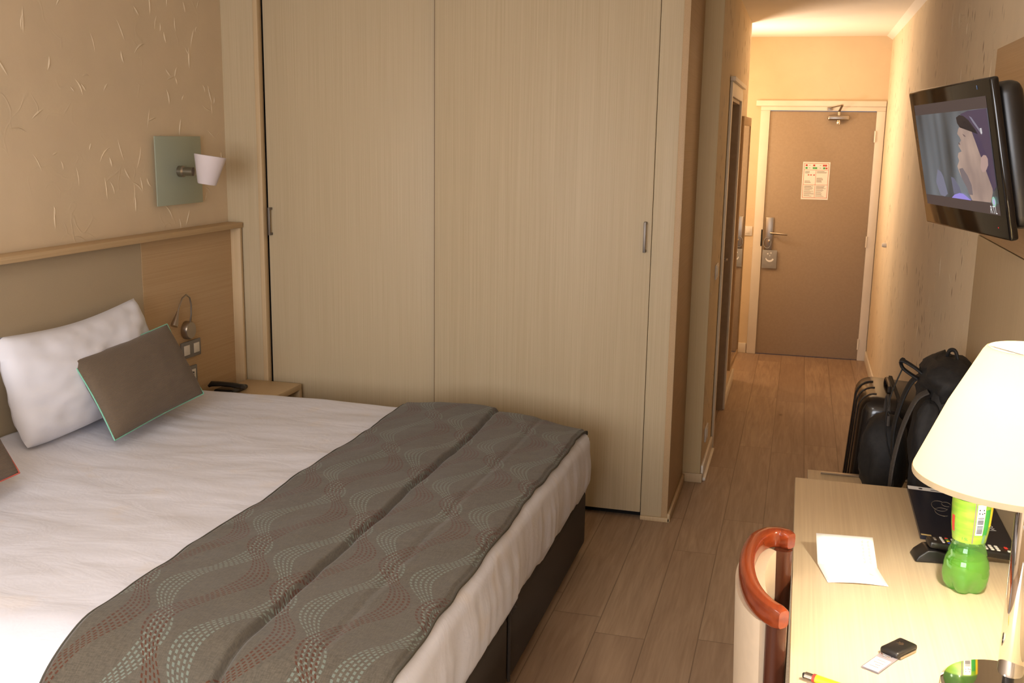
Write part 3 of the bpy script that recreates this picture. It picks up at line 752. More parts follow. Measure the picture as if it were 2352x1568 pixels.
# luggage bench with metal strip
lb = thing('luggage_bench', (.35, 3.8, 0), 'low pale oak luggage bench with metal strip past the desk', 'luggage bench')
b = BM(); box(b, .10, RX - .02, 3.31, 4.205, .46, .50, .002); mesh('bench_top', b, 'oak_desk', lb)
for y0, y1 in ((3.33, 3.36), (4.16, 4.19)):
    b = BM(); box(b, .12, RX - .03, y0, y1, 0, .46, .002); mesh('side_panel', b, 'oak_desk', lb)
for y0 in (4.17, 3.95, 3.7):
    b = BM(); tube(b, [(.15, y0, .503), (.52, y0, .503)], .008, 8, flat=(1.6, .7), up=(0, 0, 1)); mesh('metal_strip', b, 'steel', lb)

# suitcase (hard shell, leaning on the wall)
su = thing('suitcase', (.42, 4.65, 0), 'glossy black hard shell suitcase standing against the right wall', 'suitcase')
su_rot = Matrix.Rotation(math.radians(3.6), 3, 'Y')
b = BM()
sx0, sx1, sy0, sy1, sz0, sz1 = .250, .545, 4.40, 4.90, .06, .772
box(b, sx0, sx1, sy0, sy1, sz0, sz1, .065, 6, rot=su_rot, piv=(sx0, 4.6, 0)); mesh('shell', b, 'suit', su)
b = BM()
for k in range(3):
    y = sy0 + .10 + k * .12
    for side in (sx0,):
        pts = []
        s = 1 if side == sx0 else -1
        for t in range(9):
            a = PI / 2 * t / 8; pts.append((side + s * .065 * (1 - math.cos(a)), y, sz1 - .065 + .065 * math.sin(a)))
        pts = [(side, y, sz0 + .12)] + pts
        R = su_rot; pv = Vector((sx0, 4.6, 0)); pts = [pv + R @ (Vector(p) - pv) for p in pts]
        tube(b, pts, .005, 6)
mesh('ribs', b, 'suit', su)
b = BM(); box(b, sx0 + .142, sx0 + .158, sy0 - .003, sy1 + .003, sz0 - .002, sz1 + .003, .002, rot=su_rot, piv=(sx0, 4.6, 0)); mesh('zip_band', b, 'black_fabric', su)
b = BM(); pts = [(.37, 4.56, .770), (.37, 4.57, .790), (.37, 4.60, .796), (.37, 4.72, .796), (.37, 4.75, .790), (.37, 4.76, .770)]
pv = Vector((sx0, 4.6, 0)); tube(b, [pv + su_rot @ (Vector(p) - pv) for p in pts], .010, 8); mesh('top_handle', b, 'black_plastic', su)
for x in (.28, .48):
    for y in (4.46, 4.86):
        b = BM(); lathe(b, [(.0, -.012), (.027, -.012), (.030, 0), (.027, .012), (0, .012)], (x, y, .030), 20, axis=Matrix.Rotation(PI / 2, 3, 'Y'))
        box(b, x - .018, x + .018, y - .01, y + .01, .035, .075, .003); mesh('wheel', b, 'black_plastic', su)

# backpack on the bench
bp = thing('backpack', (.47, 3.62, .50), 'stuffed black backpack with hanging straps on the luggage bench', 'backpack')
def blob(bm, c, rx, ry, rz, n=28, m=20, pw=2.6, amp=.02, seed=0, skew=0.0, top=0.0):
    c = Vector(c); rings = []
    for i in range(m + 1):
        ph_ = -PI / 2 + PI * i / m; ring = []
        for k in range(n):
            a = 2 * PI * k / n
            f = lambda q_, e: math.copysign(abs(q_) ** e, q_)
            e = 2 / pw
            X = f(math.cos(ph_), e) * f(math.cos(a), e); Y = f(math.cos(ph_), e) * f(math.sin(a), e); Z = f(math.sin(ph_), e)
            nz = amp * (noise.noise(Vector((X * 2 + seed, Y * 2, Z * 2))) + .6 * noise.noise(Vector((X * 5 + seed, Y * 5, Z * 4))))
            tf = 1 - top * max(0, Z)
            ring.append(bm.verts.new(c + Vector((X * rx * tf + nz + skew * Z, Y * ry * tf + nz, Z * rz + nz * .5))))
        rings.append(ring)
    for i in range(m):
        for k in range(n): bm.faces.new((rings[i][k], rings[i][(k + 1) % n], rings[i + 1][(k + 1) % n], rings[i + 1][k]))
    bmesh.ops.remove_doubles(bm, verts=bm.verts[:], dist=.0005)
b = BM(); blob(b, (.500, 3.60, .815), .088, .20, .300, amp=.03, seed=2, top=.12); mesh('pack_body', b, 'black_fabric', bp, smooth=70)
b = BM(); blob(b, (.505, 3.60, 1.045), .082, .17, .075, amp=.02, seed=7); mesh('lid_pocket', b, 'black_fabric', bp, smooth=70)
b = BM(); blob(b, (.485, 3.365, .70), .075, .05, .15, amp=.012, seed=11); mesh('side_pocket', b, 'black_fabric', bp, smooth=70)
def strap(pts, w, th, mat, name='shoulder_strap'):
    P_ = [Vector(p) for p in pts]; out = []
    for i in range(len(P_) - 1):   # catmull-rom
        p0, p1, p2, p3 = P_[max(i - 1, 0)], P_[i], P_[i + 1], P_[min(i + 2, len(P_) - 1)]
        for k in range(8):
            t = k / 8; out.append(.5 * ((2 * p1) + (p2 - p0) * t + (2 * p0 - 5 * p1 + 4 * p2 - p3) * t * t + (-p0 + 3 * p1 - 3 * p2 + p3) * t ** 3))
    out.append(P_[-1]); b = BM(); tube(b, out, 1, 10, flat=(w, th), up=(0, 1, .01)); return mesh(name, b, mat, bp)
strap([(.435, 3.70, 1.03), (.405, 3.70, 1.00), (.378, 3.70, .92), (.365, 3.71, .82), (.372, 3.72, .70), (.385, 3.72, .60), (.42, 3.71, .53)], .007, .028, 'black_fabric')
strap([(.44, 3.50, 1.02), (.405, 3.50, .99), (.372, 3.49, .90), (.352, 3.48, .79), (.347, 3.48, .68), (.358, 3.49, .58), (.41, 3.50, .52)], .007, .026, 'black_fabric2')
strap([(.445, 3.60, 1.045), (.40, 3.62, 1.075), (.365, 3.64, 1.088), (.372, 3.65, 1.06), (.42, 3.64, 1.03)], .006, .018, 'black_fabric', 'haul_loop')
strap([(.50, 3.62, 1.11), (.505, 3.60, 1.140), (.52, 3.58, 1.143), (.53, 3.57, 1.11)], .006, .012, 'black_fabric', 'grab_loop')
strap([(.40, 3.52, .535), (.33, 3.50, .53), (.27, 3.56, .525), (.22, 3.66, .518), (.19, 3.78, .516)], .011, .045, 'black_fabric', 'hip_belt')
b = BM(); tube(b, [(.372 - .04 * math.sin(PI * k / 20), 3.66, 1.06 - .36 * k / 20) for k in range(21)], .0025, 6); mesh('cord', b, 'black_plastic', bp)
b = BM(); blob(b, (.445, 3.47, .80), .045, .06, .20, amp=.012, seed=17); mesh('back_padding', b, 'black_fabric', bp, smooth=70)
b = BM(); tube(b, [(.452, 3.33, .835), (.440, 3.325, .80)], .004, 6, flat=(1.6, .6)); mesh('zip_pull', b, 'steel', bp)
# smaller bag in front of the suitcase, on the bench
sb = thing('shoulder_bag', (.30, 3.95, .50), 'small black bag squeezed between suitcase and backpack', 'bag')
b = BM(); blob(b, (.36, 3.95, .665), .085, .13, .155, amp=.012, seed=21, top=.1); mesh('bag_body', b, 'black_fabric', sb, smooth=70)
b = BM(); tube(b, [(.36, 3.86 + .09 * (1 - math.cos(PI * k / 16)), .80 + .09 * math.sin(PI * k / 16)) for k in range(17)], .006, 8); mesh('bag_handle', b, 'black_fabric2', sb)

# ------------------------------------------------------------------ television
tvc = Vector((.396, 3.092, 1.768)); tr_ = Vector((.18, -.984, .011)).normalized(); tn = Vector((-.959, -.178, -.219)).normalized()
tu = tn.cross(tr_).normalized() if tn.cross(tr_).z > 0 else tr_.cross(tn).normalized()
TW, TH = .681, .40
tv = thing('television', tvc, 'black wall mounted flat television showing a man in a cap', 'television')
def T(s, t, d=0.0):   # s,t in 0..1 of outer front face, d towards the viewer
    return tvc + tr_ * ((s - .5) * TW) + tu * ((.5 - t) * TH) + tn * d
def tvbox(bm, s0, s1, t0, t1, d0, d1, bev, seg=3):
    n0 = len(bm.verts); box(bm, 0, 1, 0, 1, 0, 1)
    bm.verts.ensure_lookup_table(); vs = bm.verts[n0:]
    for v in vs:
        c = v.co.copy(); v.co = T(s0 + (s1 - s0) * c.x, t0 + (t1 - t0) * c.y, d0 + (d1 - d0) * c.z)
    if bev:
        es = list({e for v in vs for e in v.link_edges}); bmesh.ops.bevel(bm, geom=es, offset=bev, segments=seg, profile=.5, affect='EDGES')
b = BM(); tvbox(b, 0, 1, 0, 1, -.022, 0, .007); mesh('bezel', b, 'black_gloss', tv)
b = BM(); tvbox(b, .05, .985, .04, .95, -.085, -.018, .03, 5); mesh('rear_casing', b, 'black_plastic', tv)
a0, a1, c0, c1 = .062, .940, .105, .845      # active screen inside the bezel
scm = emis('screen_glow', (.075, .052, .048, 1), 1.0)
sc0 = None
b = BM(); poly(b, [T(a0, c1, .0006), T(a1, c1, .0006), T(a1, c0, .0006), T(a0, c0, .0006)]); sc0 = mesh('screen', b, scm, tv, smooth=0)
def S_(s, t, d): return T(a0 + (a1 - a0) * s, c0 + (c1 - c0) * t, d)
def pic_mat():
    m = N('broadcast_background'); v = m.coords(loc=(1, 2, 3)); n1 = m.noise(m.coords((3, 9, 2)), 1.0, 1, .5, .2)
    col = m.mix(m.mapr(n1, .35, .65), rgb(52, 56, 58), rgb(112, 118, 124))
    return m.fin((0, 0, 0, 1), .3, 0, Emission_Color=col, Emission_Strength=1.0)
def skin_mat():
    m = N('broadcast_skin'); n1 = m.noise(m.coords((1, 6, 4)), 2.0, 2)
    return m.fin((0, 0, 0, 1), .3, 0, Emission_Color=m.mix(m.mapr(n1, .35, .65), rgb(150, 128, 120), rgb(182, 156, 142)), Emission_Strength=.95)
FACE = [(0.697, 0.187), (0.619, 0.258), (0.597, 0.3), (0.623, 0.33), (0.637, 0.359), (0.592, 0.406), (0.606, 0.43), (0.626, 0.46), (0.58, 0.473), (0.565, 0.507), (0.576, 0.546), (0.541, 0.596), (0.555, 0.644), (0.585, 0.711), (0.632, 0.785), (0.651, 0.842), (0.682, 0.901), (0.909, 0.896), (0.946, 0.807), (0.96, 0.662), (0.929, 0.628), (0.949, 0.52), (0.927, 0.48), (0.864, 0.449), (0.825, 0.358), (0.825, 0.285), (0.768, 0.209)]
FACE = [(round(p.x, 4), round(p.y, 4)) for p in [Vector((a_, b_, 0)) for a_, b_ in FACE]]
layers = [
    ('picture', pic_mat(), [(0, .1), (1, .1), (1, .9), (0, .9)]),
    ('picture_blur', emis('pic_blur', rgb(118, 118, 136), 1), [(.242, .637), (.29, .66), (.317, .706), (.35, .869), (.30, .9), (.238, .889), (.193, .766)]),
    ('picture_blur', emis('pic_blur2', rgb(104, 104, 122), 1), [(.43, .70), (.47, .71), (.53, .79), (.55, .86), (.44, .86)]),
    ('picture_face', skin_mat(), FACE),
    ('picture_shadow', emis('pic_beard', rgb(118, 106, 108), 1), [(.562, .62), (.585, .711), (.632, .785), (.655, .85), (.70, .85), (.70, .76), (.665, .68), (.61, .61)]),
    ('picture_cap', emis('pic_cap', rgb(78, 64, 84), 1), [(.67, .128), (.775, .105), (.998, .101), (.999, .75), (.96, .80), (.945, .66), (.953, .502), (.907, .44), (.882, .359), (.832, .285), (.766, .218), (.72, .17)]),
    ('picture_cap_brim', emis('pic_brim', rgb(46, 38, 40), 1), [(.612, .155), (.66, .135), (.706, .145), (.766, .185), (.836, .267), (.86, .31), (.80, .245), (.75, .205), (.70, .19), (.672, .235), (.645, .245), (.617, .205)]),
    ('picture_cap_band', emis('pic_band', rgb(130, 124, 140), 1), [(.78, .15), (.81, .165), (.915, .30), (.91, .32), (.82, .21)]),
    ('picture_badge', emis('pic_badge', rgb(200, 196, 196), 1), [(.894, .261), (.915, .26), (.917, .306), (.898, .31)]),
    ('picture_ear', emis('pic_ear', rgb(176, 146, 138), 1), [(.865, .512), (.90, .488), (.928, .492), (.944, .52), (.939, .574), (.915, .61), (.898, .629), (.862, .636), (.842, .60), (.853, .558)]),
    ('picture_nostril', emis('pic_dark', rgb(92, 72, 72), 1), [(.605, .375), (.628, .395), (.622, .40), (.606, .39)]),
    ('picture_eye', emis('pic_dark2', rgb(110, 88, 86), 1), [(.672, .30), (.70, .315), (.715, .33), (.69, .325)]),
    ('picture_collar', emis('pic_violet', rgb(150, 136, 216), 1.0), [(.413, .899), (.46, .865), (.532, .845), (.58, .848), (.60, .87), (.63, .873), (.677, .9)]),
    ('channel_mark', emis('pic_mark', rgb(150, 196, 178), 1), [(.955 + .022 * math.cos(2 * PI * k / 16), .885 + .045 * math.sin(2 * PI * k / 16)) for k in range(16)]),
    ('channel_mark', emis('pic_mark2', rgb(186, 176, 220), 1), [(.955 + .012 * math.cos(2 * PI * k / 12), .885 + .026 * math.sin(2 * PI * k / 12)) for k in range(12)]),
]
for i, (nm, mt, pts) in enumerate(layers):
    b = BM(); f = poly(b, [S_(s, t, .0010 + i * .0002) for s, t in pts]); bmesh.ops.triangulate(b, faces=[f]); 
    o_ = mesh(nm, b, mt, sc0, smooth=0)
b = BM(); textmesh('RTL', .028, axes(S_(.945, .957, .0045), tr_, tu, tn), 0, b); mesh('channel_name', b, emis('pic_white', rgb(225, 225, 225), 1), sc0, smooth=0)
b = BM(); poly(b, [T(.86, .035, .0008), T(.868, .035, .0008), T(.868, .06, .0008), T(.86, .06, .0008)]); mesh('maker_mark', b, plain('blue_mark', rgb(90, 130, 190), .3), tv, smooth=0)
b = BM(); c_ = T(.90, .925, .0008); poly(b, [c_ + tr_ * .002 * math.cos(k) + tu * .002 * math.sin(k) for k in [i * PI / 4 for i in range(8)]]); mesh('standby_light', b, emis('red_led', rgb(230, 50, 50), 1.5), tv, smooth=0)
b = BM(); p_ = T(.5, .5, -.085)
box(b, RX - .03, RX - .0105, p_.y - .28, p_.y - .02, 1.60, 1.88, .003); tube(b, [(RX - .03, p_.y - .12, 1.75), (p_.x, p_.y - .02, p_.z)], .018, 10); mesh('wall_bracket', b, 'white_plastic' if False else plain('bracket_paint', rgb(206, 190, 160), .5), tv)

# ------------------------------------------------------------------ chair
ch = thing('desk_chair', (.1, 2.27, 0), 'cherry wood chair with curved top rail and cream back at the desk', 'chair')
rail = [(.034, 2.495), (.008, 2.512), (-.022, 2.502), (-.047, 2.46), (-.060, 2.39), (-.064, 2.32), (-.060, 2.25), (-.048, 2.18), (-.030, 2.125), (-.006, 2.082), (.024, 2.052)]
def smooth_path(P_, k=6):
    P_ = [Vector(p) for p in P_]; out = []
    for i in range(len(P_) - 1):
        p0, p1, p2, p3 = P_[max(i - 1, 0)], P_[i], P_[i + 1], P_[min(i + 2, len(P_) - 1)]
        for j in range(k):
            t = j / k; out.append(.5 * ((2 * p1) + (p2 - p0) * t + (2 * p0 - 5 * p1 + 4 * p2 - p3) * t * t + (-p0 + 3 * p1 - 3 * p2 + p3) * t ** 3))
    return out + [P_[-1]]
rp = smooth_path([(x, y, .846) for x, y in rail])
b = BM(); n = 16; rings = []
for i, p in enumerate(rp):
    d_ = (rp[min(i + 1, len(rp) - 1)] - rp[max(i - 1, 0)]).normalized(); s_ = Vector((d_.y, -d_.x, 0))
    e_ = min(i, len(rp) - 1 - i); k_ = min(1, .8 + .2 * e_ / 3)
    ring = []
    for k in range(n):
        a = 2 * PI * k / n; f = lambda q_: math.copysign(abs(q_) ** .5, q_)
        hw = .018
        ring.append(b.verts.new(p + s_ * f(math.cos(a)) * hw * k_ + Vector((0, 0, f(math.sin(a)) * .024 * k_))))
    rings.append(ring)
for i in range(len(rings) - 1):
    for k in range(n): b.faces.new((rings[i][k], rings[i][(k + 1) % n], rings[i + 1][(k + 1) % n], rings[i + 1][k]))
b.faces.new(rings[0][::-1]); b.faces.new(rings[-1]); mesh('top_rail', b, 'wood_chair', ch, smooth=60)
b = BM(); bk = [p for p in rp if 2.085 < p.y < 2.50 and p.x < .0]
def shell(i, j, off):
    k = i * (len(bk) - 1); a = int(min(k, len(bk) - 2)); p = bk[a].lerp(bk[a + 1], k - a); d_ = (bk[a + 1] - bk[a]).normalized(); s_ = Vector((d_.y, -d_.x, 0))
    z = .824 - .42 * j; bulge = math.sin(PI * i) ** .5 * .008
    return Vector((p.x, p.y, z)) + s_ * (off + (bulge if off > 0 else -bulge)) + Vector((.015 * j, 0, 0))
o1 = grid(b, 30, 14, lambda i, j: shell(i, j, .016)); o2 = grid(b, 30, 14, lambda i, j: shell(i, j, -.034))
for i in range(30):
    for j in (0, 14): b.faces.new((o1[i][j], o1[i + 1][j], o2[i + 1][j], o2[i][j]))
for j in range(14):
    for i in (0, 30): b.faces.new((o1[i][j], o1[i][j + 1], o2[i][j + 1], o2[i][j]))
mesh('padded_back', b, 'chair_cream', ch, smooth=60)
for (x, y, dy) in ((.016, 2.485, .01), (.010, 2.083, -.01)):
    b = BM(); tube(b, [(x, y, .826), (x + .004, y, .6), (x + .006, y, .44), (x - .01, y + dy, .0)], [.022, .022, .022, .016], 14, flat=(1.0, .75)); mesh('rear_post', b, 'wood_chair_v_shaded', ch)
b = BM(); box(b, -.015, .47, 2.05, 2.51, .40, .47, .03, 4); mesh('seat', b, 'chair_cream', ch)
b = BM(); box(b, .0, .455, 2.065, 2.495, .345, .40, .005); mesh('seat_rail', b, 'wood_chair_v_shaded', ch)
for y in (2.09, 2.47):
    b = BM(); tube(b, [(.43, y, .40), (.44, y, 0)], [.022, .015], 12); mesh('leg', b, 'wood_chair_v_shaded', ch)

# ------------------------------------------------------------------ desk lamp
lx, ly = .425, 2.03
dl = thing('desk_lamp', (lx, ly, DZ), 'lit chrome table lamp with a wide cream cone shade', 'table lamp')
b = BM(); lathe(b, [(0, .0005), (.113, .0005), (.118, .004), (.118, .012), (.113, .016), (.02, .018), (0, .018)], (lx + .022, ly, DZ), 64); mesh('lamp_base', b, 'chrome', dl)
b = BM(); lathe(b, [(.011, .018), (.011, .045), (.013, .05)], (lx + .024, ly, DZ), 24, close=True); mesh('neck', b, 'black_plastic', dl)
b = BM(); lathe(b, [(.012, .045), (.022, .049), (.0235, .055), (.0235, .385), (.021, .392), (.012, .395)], (lx + .026, ly, DZ), 40, close=True); mesh('pole', b, 'chrome', dl)
b = BM(); lathe(b, [(.010, 0), (.010, .03), (.021, .04), (.021, .09), (.015, .10)], (lx + .02, ly, DZ + .395), 24, close=True); mesh('lamp_socket', b, 'white_plastic', dl)
b = BM(); lathe(b, [(0, -.035), (.012, -.033), (.028, -.012), (.031, .006), (.026, .024), (.012, .034), (0, .036)], (lx, ly, DZ + .555), 24); mesh('bulb', b, 'bulb', dl)
b = BM(); lathe(b, [(.181, 0), (.184, .003), (.184, .009), (.134, .135), (.083, .240), (.078, .247), (.074, .249)], (lx, ly, 1.198), 80); mesh('lamp_shade', b, 'shade', dl, smooth=60, solid=.0012)
b = BM(); lathe(b, [(.1805, -.003), (.1855, -.003), (.1860, .003), (.1845, .008)], (lx, ly, 1.198), 80); mesh('shade_rim', b, plain('shade_edge', rgb(196, 176, 140), .6), dl)
b = BM()
for k in range(3):
    a = 2 * PI * k / 3 + .5; tube(b, [(lx, ly, 1.43), (lx + .078 * math.cos(a), ly + .078 * math.sin(a), 1.44)], .0018, 6)
mesh('shade_spider', b, 'steel', dl)

# ------------------------------------------------------------------ things on the desk
def P3(x, y, z=0): return Vector((x, y, DZ + z))
# folded note card
cd = thing('note_card', (.19, 2.6, DZ), 'folded white note card standing open on the desk', 'card')
b = BM()
A0, A1 = P3(.125, 2.470, .001), P3(.266, 2.490, .001)         # front edge
B0, B1 = P3(.102, 2.575, .004), P3(.246, 2.590, .004)         # fold
C0, C1 = P3(.096, 2.655, .054), P3(.236, 2.668, .054)         # raised back edge
def card_pt(i, j):
    L = A0.lerp(B0, min(1, j * 2)) if j < .5 else B0.lerp(C0, j * 2 - 1); R = A1.lerp(B1, min(1, j * 2)) if j < .5 else B1.lerp(C1, j * 2 - 1)
    p = L.lerp(R, i); 
    if j < .5: p = p + Vector((0, 0, .004 * math.sin(PI * i) * (1 - j * 2)))
    return p
grid(b, 8, 12, card_pt); mesh('card_sheet', b, 'paper', cd, smooth=20, solid=.0006)
b = BM()
for col_, nn in ((.80, 7), (.90, 7)):
    for k in range(nn):
        j0 = .93 - k * .055; pts = []
        for t in range(9): pts.append(card_pt(col_ + .022 * math.sin(t * 1.7 + k * 2.1), j0 - t * .0052) + Vector((0, -.0009, .0010)))
        tube(b, pts, .00035, 4)
mesh('handwriting', b, 'ink', cd, label='faint orange handwriting')
b = BM(); tube(b, [card_pt(.80 + .05 * t / 6, .30 - .02 * t / 6 - .02 * math.sin(t / 6 * PI / 2)) + Vector((0, 0, .0009)) for t in range(7)], .0006, 5); mesh('small_mark', b, 'ink', cd)
# room directory folder
fd = thing('room_directory_folder', (.49, 3.05, DZ), 'navy blue directory folder lying on the far end of the desk', 'folder')
b = BM(); poly(b, [P3(.376, 3.268, .0005), P3(.603, 3.245, .0005), P3(.603, 2.812, .0005), P3(.372, 2.842, .0005)], 0, Vector((0, 0, .011))); mesh('cover', b, 'navy', fd)
b = BM(); poly(b, [P3(.376, 3.268, .0118), P3(.376, 3.235, .0118), P3(.603, 3.212, .0118), P3(.603, 3.245, .0118)]); mesh('pale_strip', b, 'print_white', fd, smooth=0)
b = BM()
poly(b, [P3(.374, 2.842, .012), P3(.400, 2.839, .012), P3(.400, 2.850, .012), P3(.374, 2.853, .012)]); mesh('corner_tab', b, plain('brass_tab', rgb(214, 190, 130), .4), fd, smooth=0)
b = BM(); ex, ey = Vector((.15, -1, 0)).normalized(), Vector((1, .15, 0)).normalized()
textmesh('ROOM', .028, axes(P3(.560, 2.975, .0119), ex, ey, Vector((0, 0, 1))), 0, b)
textmesh('DIRECTORY', .013, axes(P3(.540, 2.975, .0119), ex, ey, Vector((0, 0, 1))), 1, b) if False else None
poly(b, [P3(.536, 3.01, .0119), P3(.536, 2.95, .0119), P3(.541, 2.95, .0119), P3(.541, 3.01, .0119)], 1)
poly(b, [P3(.526, 3.005, .0119), P3(.526, 2.955, .0119), P3(.530, 2.955, .0119), P3(.530, 3.005, .0119)], 1)
mesh('title', b, ['print_white', 'print_grey'], fd, smooth=0)
b = BM()
for (cx_, cy_, r1, r2, a0_, a1_) in ((.450, 3.10, .022, .045, 60, 330), (.452, 3.05, .020, .035, 40, 300), (.470, 3.12, .012, .02, 0, 300)):
    tube(b, [P3(cx_ + r1 * cs(a0_ + (a1_ - a0_) * k / 20), cy_ + r2 * sn(a0_ + (a1_ - a0_) * k / 20), .0119) for k in range(21)], .0007, 4)
mesh('line_emblem', b, 'print_grey', fd)
b = BM(); lathe(b, [(0, 0), (.006, 0)], P3(.412, 3.247, .0122), 14); poly(b, [P3(.44, 3.243, .0121), P3(.44, 3.238, .0121), P3(.50, 3.232, .0121), P3(.50, 3.237, .0121)]); mesh('strip_mark', b, 'dark', fd, smooth=0)

# remote control resting in a wedge holder
rh = thing('remote_holder', (.37, 2.69, DZ), 'black wedge shaped holder under the remote control', 'remote holder')
def rc_axes():
    ex = Vector((.99, .13, 0)).normalized(); return ex, Vector((-ex.y, ex.x, 0))
rex, rey = rc_axes(); ro = Vector((.338, 2.700, DZ))
b = BM(); prof = [(0, .001), (.008, .016), (.030, .034), (.050, .034), (.105, .020), (.125, .001)]
L0, L1 = -.032, .032
va = [b.verts.new(ro + rex * s + rey * L0 + Vector((0, 0, z))) for s, z in prof]; vb = [b.verts.new(ro + rex * s + rey * L1 + Vector((0, 0, z))) for s, z in prof]
b.faces.new(va); b.faces.new(vb[::-1])
for i in range(len(prof)): k = (i + 1) % len(prof); b.faces.new((va[i], va[k], vb[k], vb[i]))
bmesh.ops.bevel(b, geom=b.edges[:], offset=.004, segments=3, profile=.5, affect='EDGES'); mesh('holder_body', b, 'black_plastic', rh, smooth=50)
rc = thing('remote_control', (.45, 2.71, DZ + .02), 'black remote control with white and coloured keys', 'remote control')
sl = math.radians(5.5); rdx = (rex * math.cos(sl) - Vector((0, 0, 1)) * math.sin(sl)); rdn = (rex * math.sin(sl) + Vector((0, 0, 1)) * math.cos(sl))
r0 = ro + rex * .034 + Vector((0, 0, .0365))
def R3(s, w, d=0): return r0 + rdx * s + rey * w + rdn * d
b = BM(); n0 = len(b.verts); box(b, 0, .215, -.024, .024, 0, .019)
for v in b.verts: c = v.co.copy(); v.co = R3(c.x, c.y, c.z)
bmesh.ops.bevel(b, geom=b.edges[:], offset=.006, segments=3, profile=.5, affect='EDGES'); mesh('remote_body', b, 'black_plastic', rc)
def rkey(s, w, ls, lw, mat, name='key'):
    b = BM(); box(b, s - ls / 2, s + ls / 2, w - lw / 2, w + lw / 2, .0185, .0215)
    for v in b.verts: c = v.co.copy(); v.co = R3(c.x, c.y, c.z)
    bmesh.ops.bevel(b, geom=b.edges[:], offset=.0008, segments=1, affect='EDGES'); mesh(name, b, mat, rc)
for k, w in enumerate((-.012, 0, .012)):
    for s in (.140, .155, .170): rkey(s, w, .008, .008, 'key_white', 'number_key')
for s, mt in zip((.0,), ('red',)): pass
for k, mt in enumerate(('blue', 'yellow', 'label_dark', 'red')): rkey(.048, -.015 + k * .010, .007, .007, mt, 'colour_key')
for k in range(4): rkey(.034, -.015 + k * .010, .006, .007, 'key_white', 'key')
for k in range(3): rkey(.062, -.012 + k * .012, .006, .008, 'key_white', 'key')
for s in (.095, .12): rkey(s, 0, .008, .012, 'key_white', 'key')
rkey(.195, .012, .008, .010, 'red', 'power_key'); rkey(.197, -.010, .008, .008, 'key_white', 'key'); rkey(.016, .0, .006, .016, 'print_grey', 'key')

# bottle
bx_, by_ = .440, 2.535
bo = thing('drink_bottle', (bx_, by_, DZ), 'half empty green plastic drink bottle under the lamp shade', 'bottle')
def petal(a, z):
    k = max(0, min(1, (.046 - z) / .04)); return 1 - .30 * k * (0.5 + .5 * math.cos(5 * a)) ** 2
BP = [(.018, .004), (.034, .0005), (.042, .006), (.049, .018), (.0525, .035), (.0525, .048), (.0505, .058), (.0515, .062), (.048, .078), (.0425, .092), (.0440, .096), (.0385, .110), (.0360, .120), (.0375, .126), (.0380, .135), (.042, .165), (.0445, .21), (.0445, .235), (.042, .255), (.034, .28), (.022, .305), (.014, .318), (.014, .333)]
b = BM(); lathe(b, BP, (bx_, by_, DZ), 60, mod=petal); mesh('bottle_body', b, 'bottle', bo, smooth=60)
b = BM(); LP = [(r - .0018, z) for r, z in BP if z < .084]; lathe(b, [(0, .004)] + LP + [(.0432, .084), (0, .084)], (bx_, by_, DZ + .0015), 60, mod=petal); mesh('drink', b, 'liquid', bo, smooth=60)
b = BM(); lathe(b, [(.0378, .128), (.0386, .135), (.0428, .165), (.0452, .21), (.0452, .232)], (bx_, by_, DZ), 60); lab = mesh('label', b, 'label', bo, smooth=60)
b = BM(); lathe(b, [(.0, .345), (.0155, .345), (.016, .343), (.016, .326), (.0, .326)], (bx_, by_, DZ), 30); mesh('cap', b, 'label_dark', bo)
def onlabel(bm, a0, a1, z0, z1, mi, off=.0008, n=6):
    def R(z):
        LPp = [(.0378, .128), (.0386, .135), (.0428, .165), (.0452, .21), (.0452, .24)]
        for (r1, z1_), (r2, z2_) in zip(LPp, LPp[1:]):
            if z1_ <= z <= z2_: return r1 + (r2 - r1) * (z - z1_) / (z2_ - z1_)
        return .0452
    m_ = 4
    def fn(i, j):
        a = math.radians(a0 + (a1 - a0) * i); z = z0 + (z1 - z0) * j; r = R(z) + off
        return Vector((bx_ + r * math.cos(a), by_ + r * math.sin(a), DZ + z))
    grid(bm, n, m_, fn, mi=mi)
b = BM()   # camera sees the side around -100 deg
onlabel(b, -84, -60, .152, .228, 0)
for k in range(13): 
    z = .157 + k * .0034; onlabel(b, -81, -63, z, z + rnd.choice((.001, .0017, .0022)), 1, .0013, 4)
for (aa, zz) in ((-80, .214), (-68, .214), (-80, .206), (-72, .205), (-66, .207)): onlabel(b, aa, aa + 4, zz, zz + .003, 1, .0013, 2)
onlabel(b, -58, -40, .150, .215, 2); onlabel(b, -38, -22, .17, .23, 3); onlabel(b, -166, -152, .150, .19, 4); onlabel(b, -91, -87, .130, .232, 5); onlabel(b, -56, -44, .130, .152, 6)
mesh('label_print', b, ['print_white', 'dark', 'label_dark', 'yellow', 'red', 'print_grey', 'label_teal'], lab, smooth=0)
b = BM(); a_ = math.radians(-113); e_r = Vector((math.cos(a_), math.sin(a_), 0)); e_t = Vector((-math.sin(a_), math.cos(a_), 0))
textmesh('1.5L', .009, axes(Vector((bx_, by_, DZ + .139)) + e_r * .0405, e_t, Vector((0, 0, 1)), e_r), 0, b); mesh('volume_text', b, 'label_dark', lab, smooth=0)

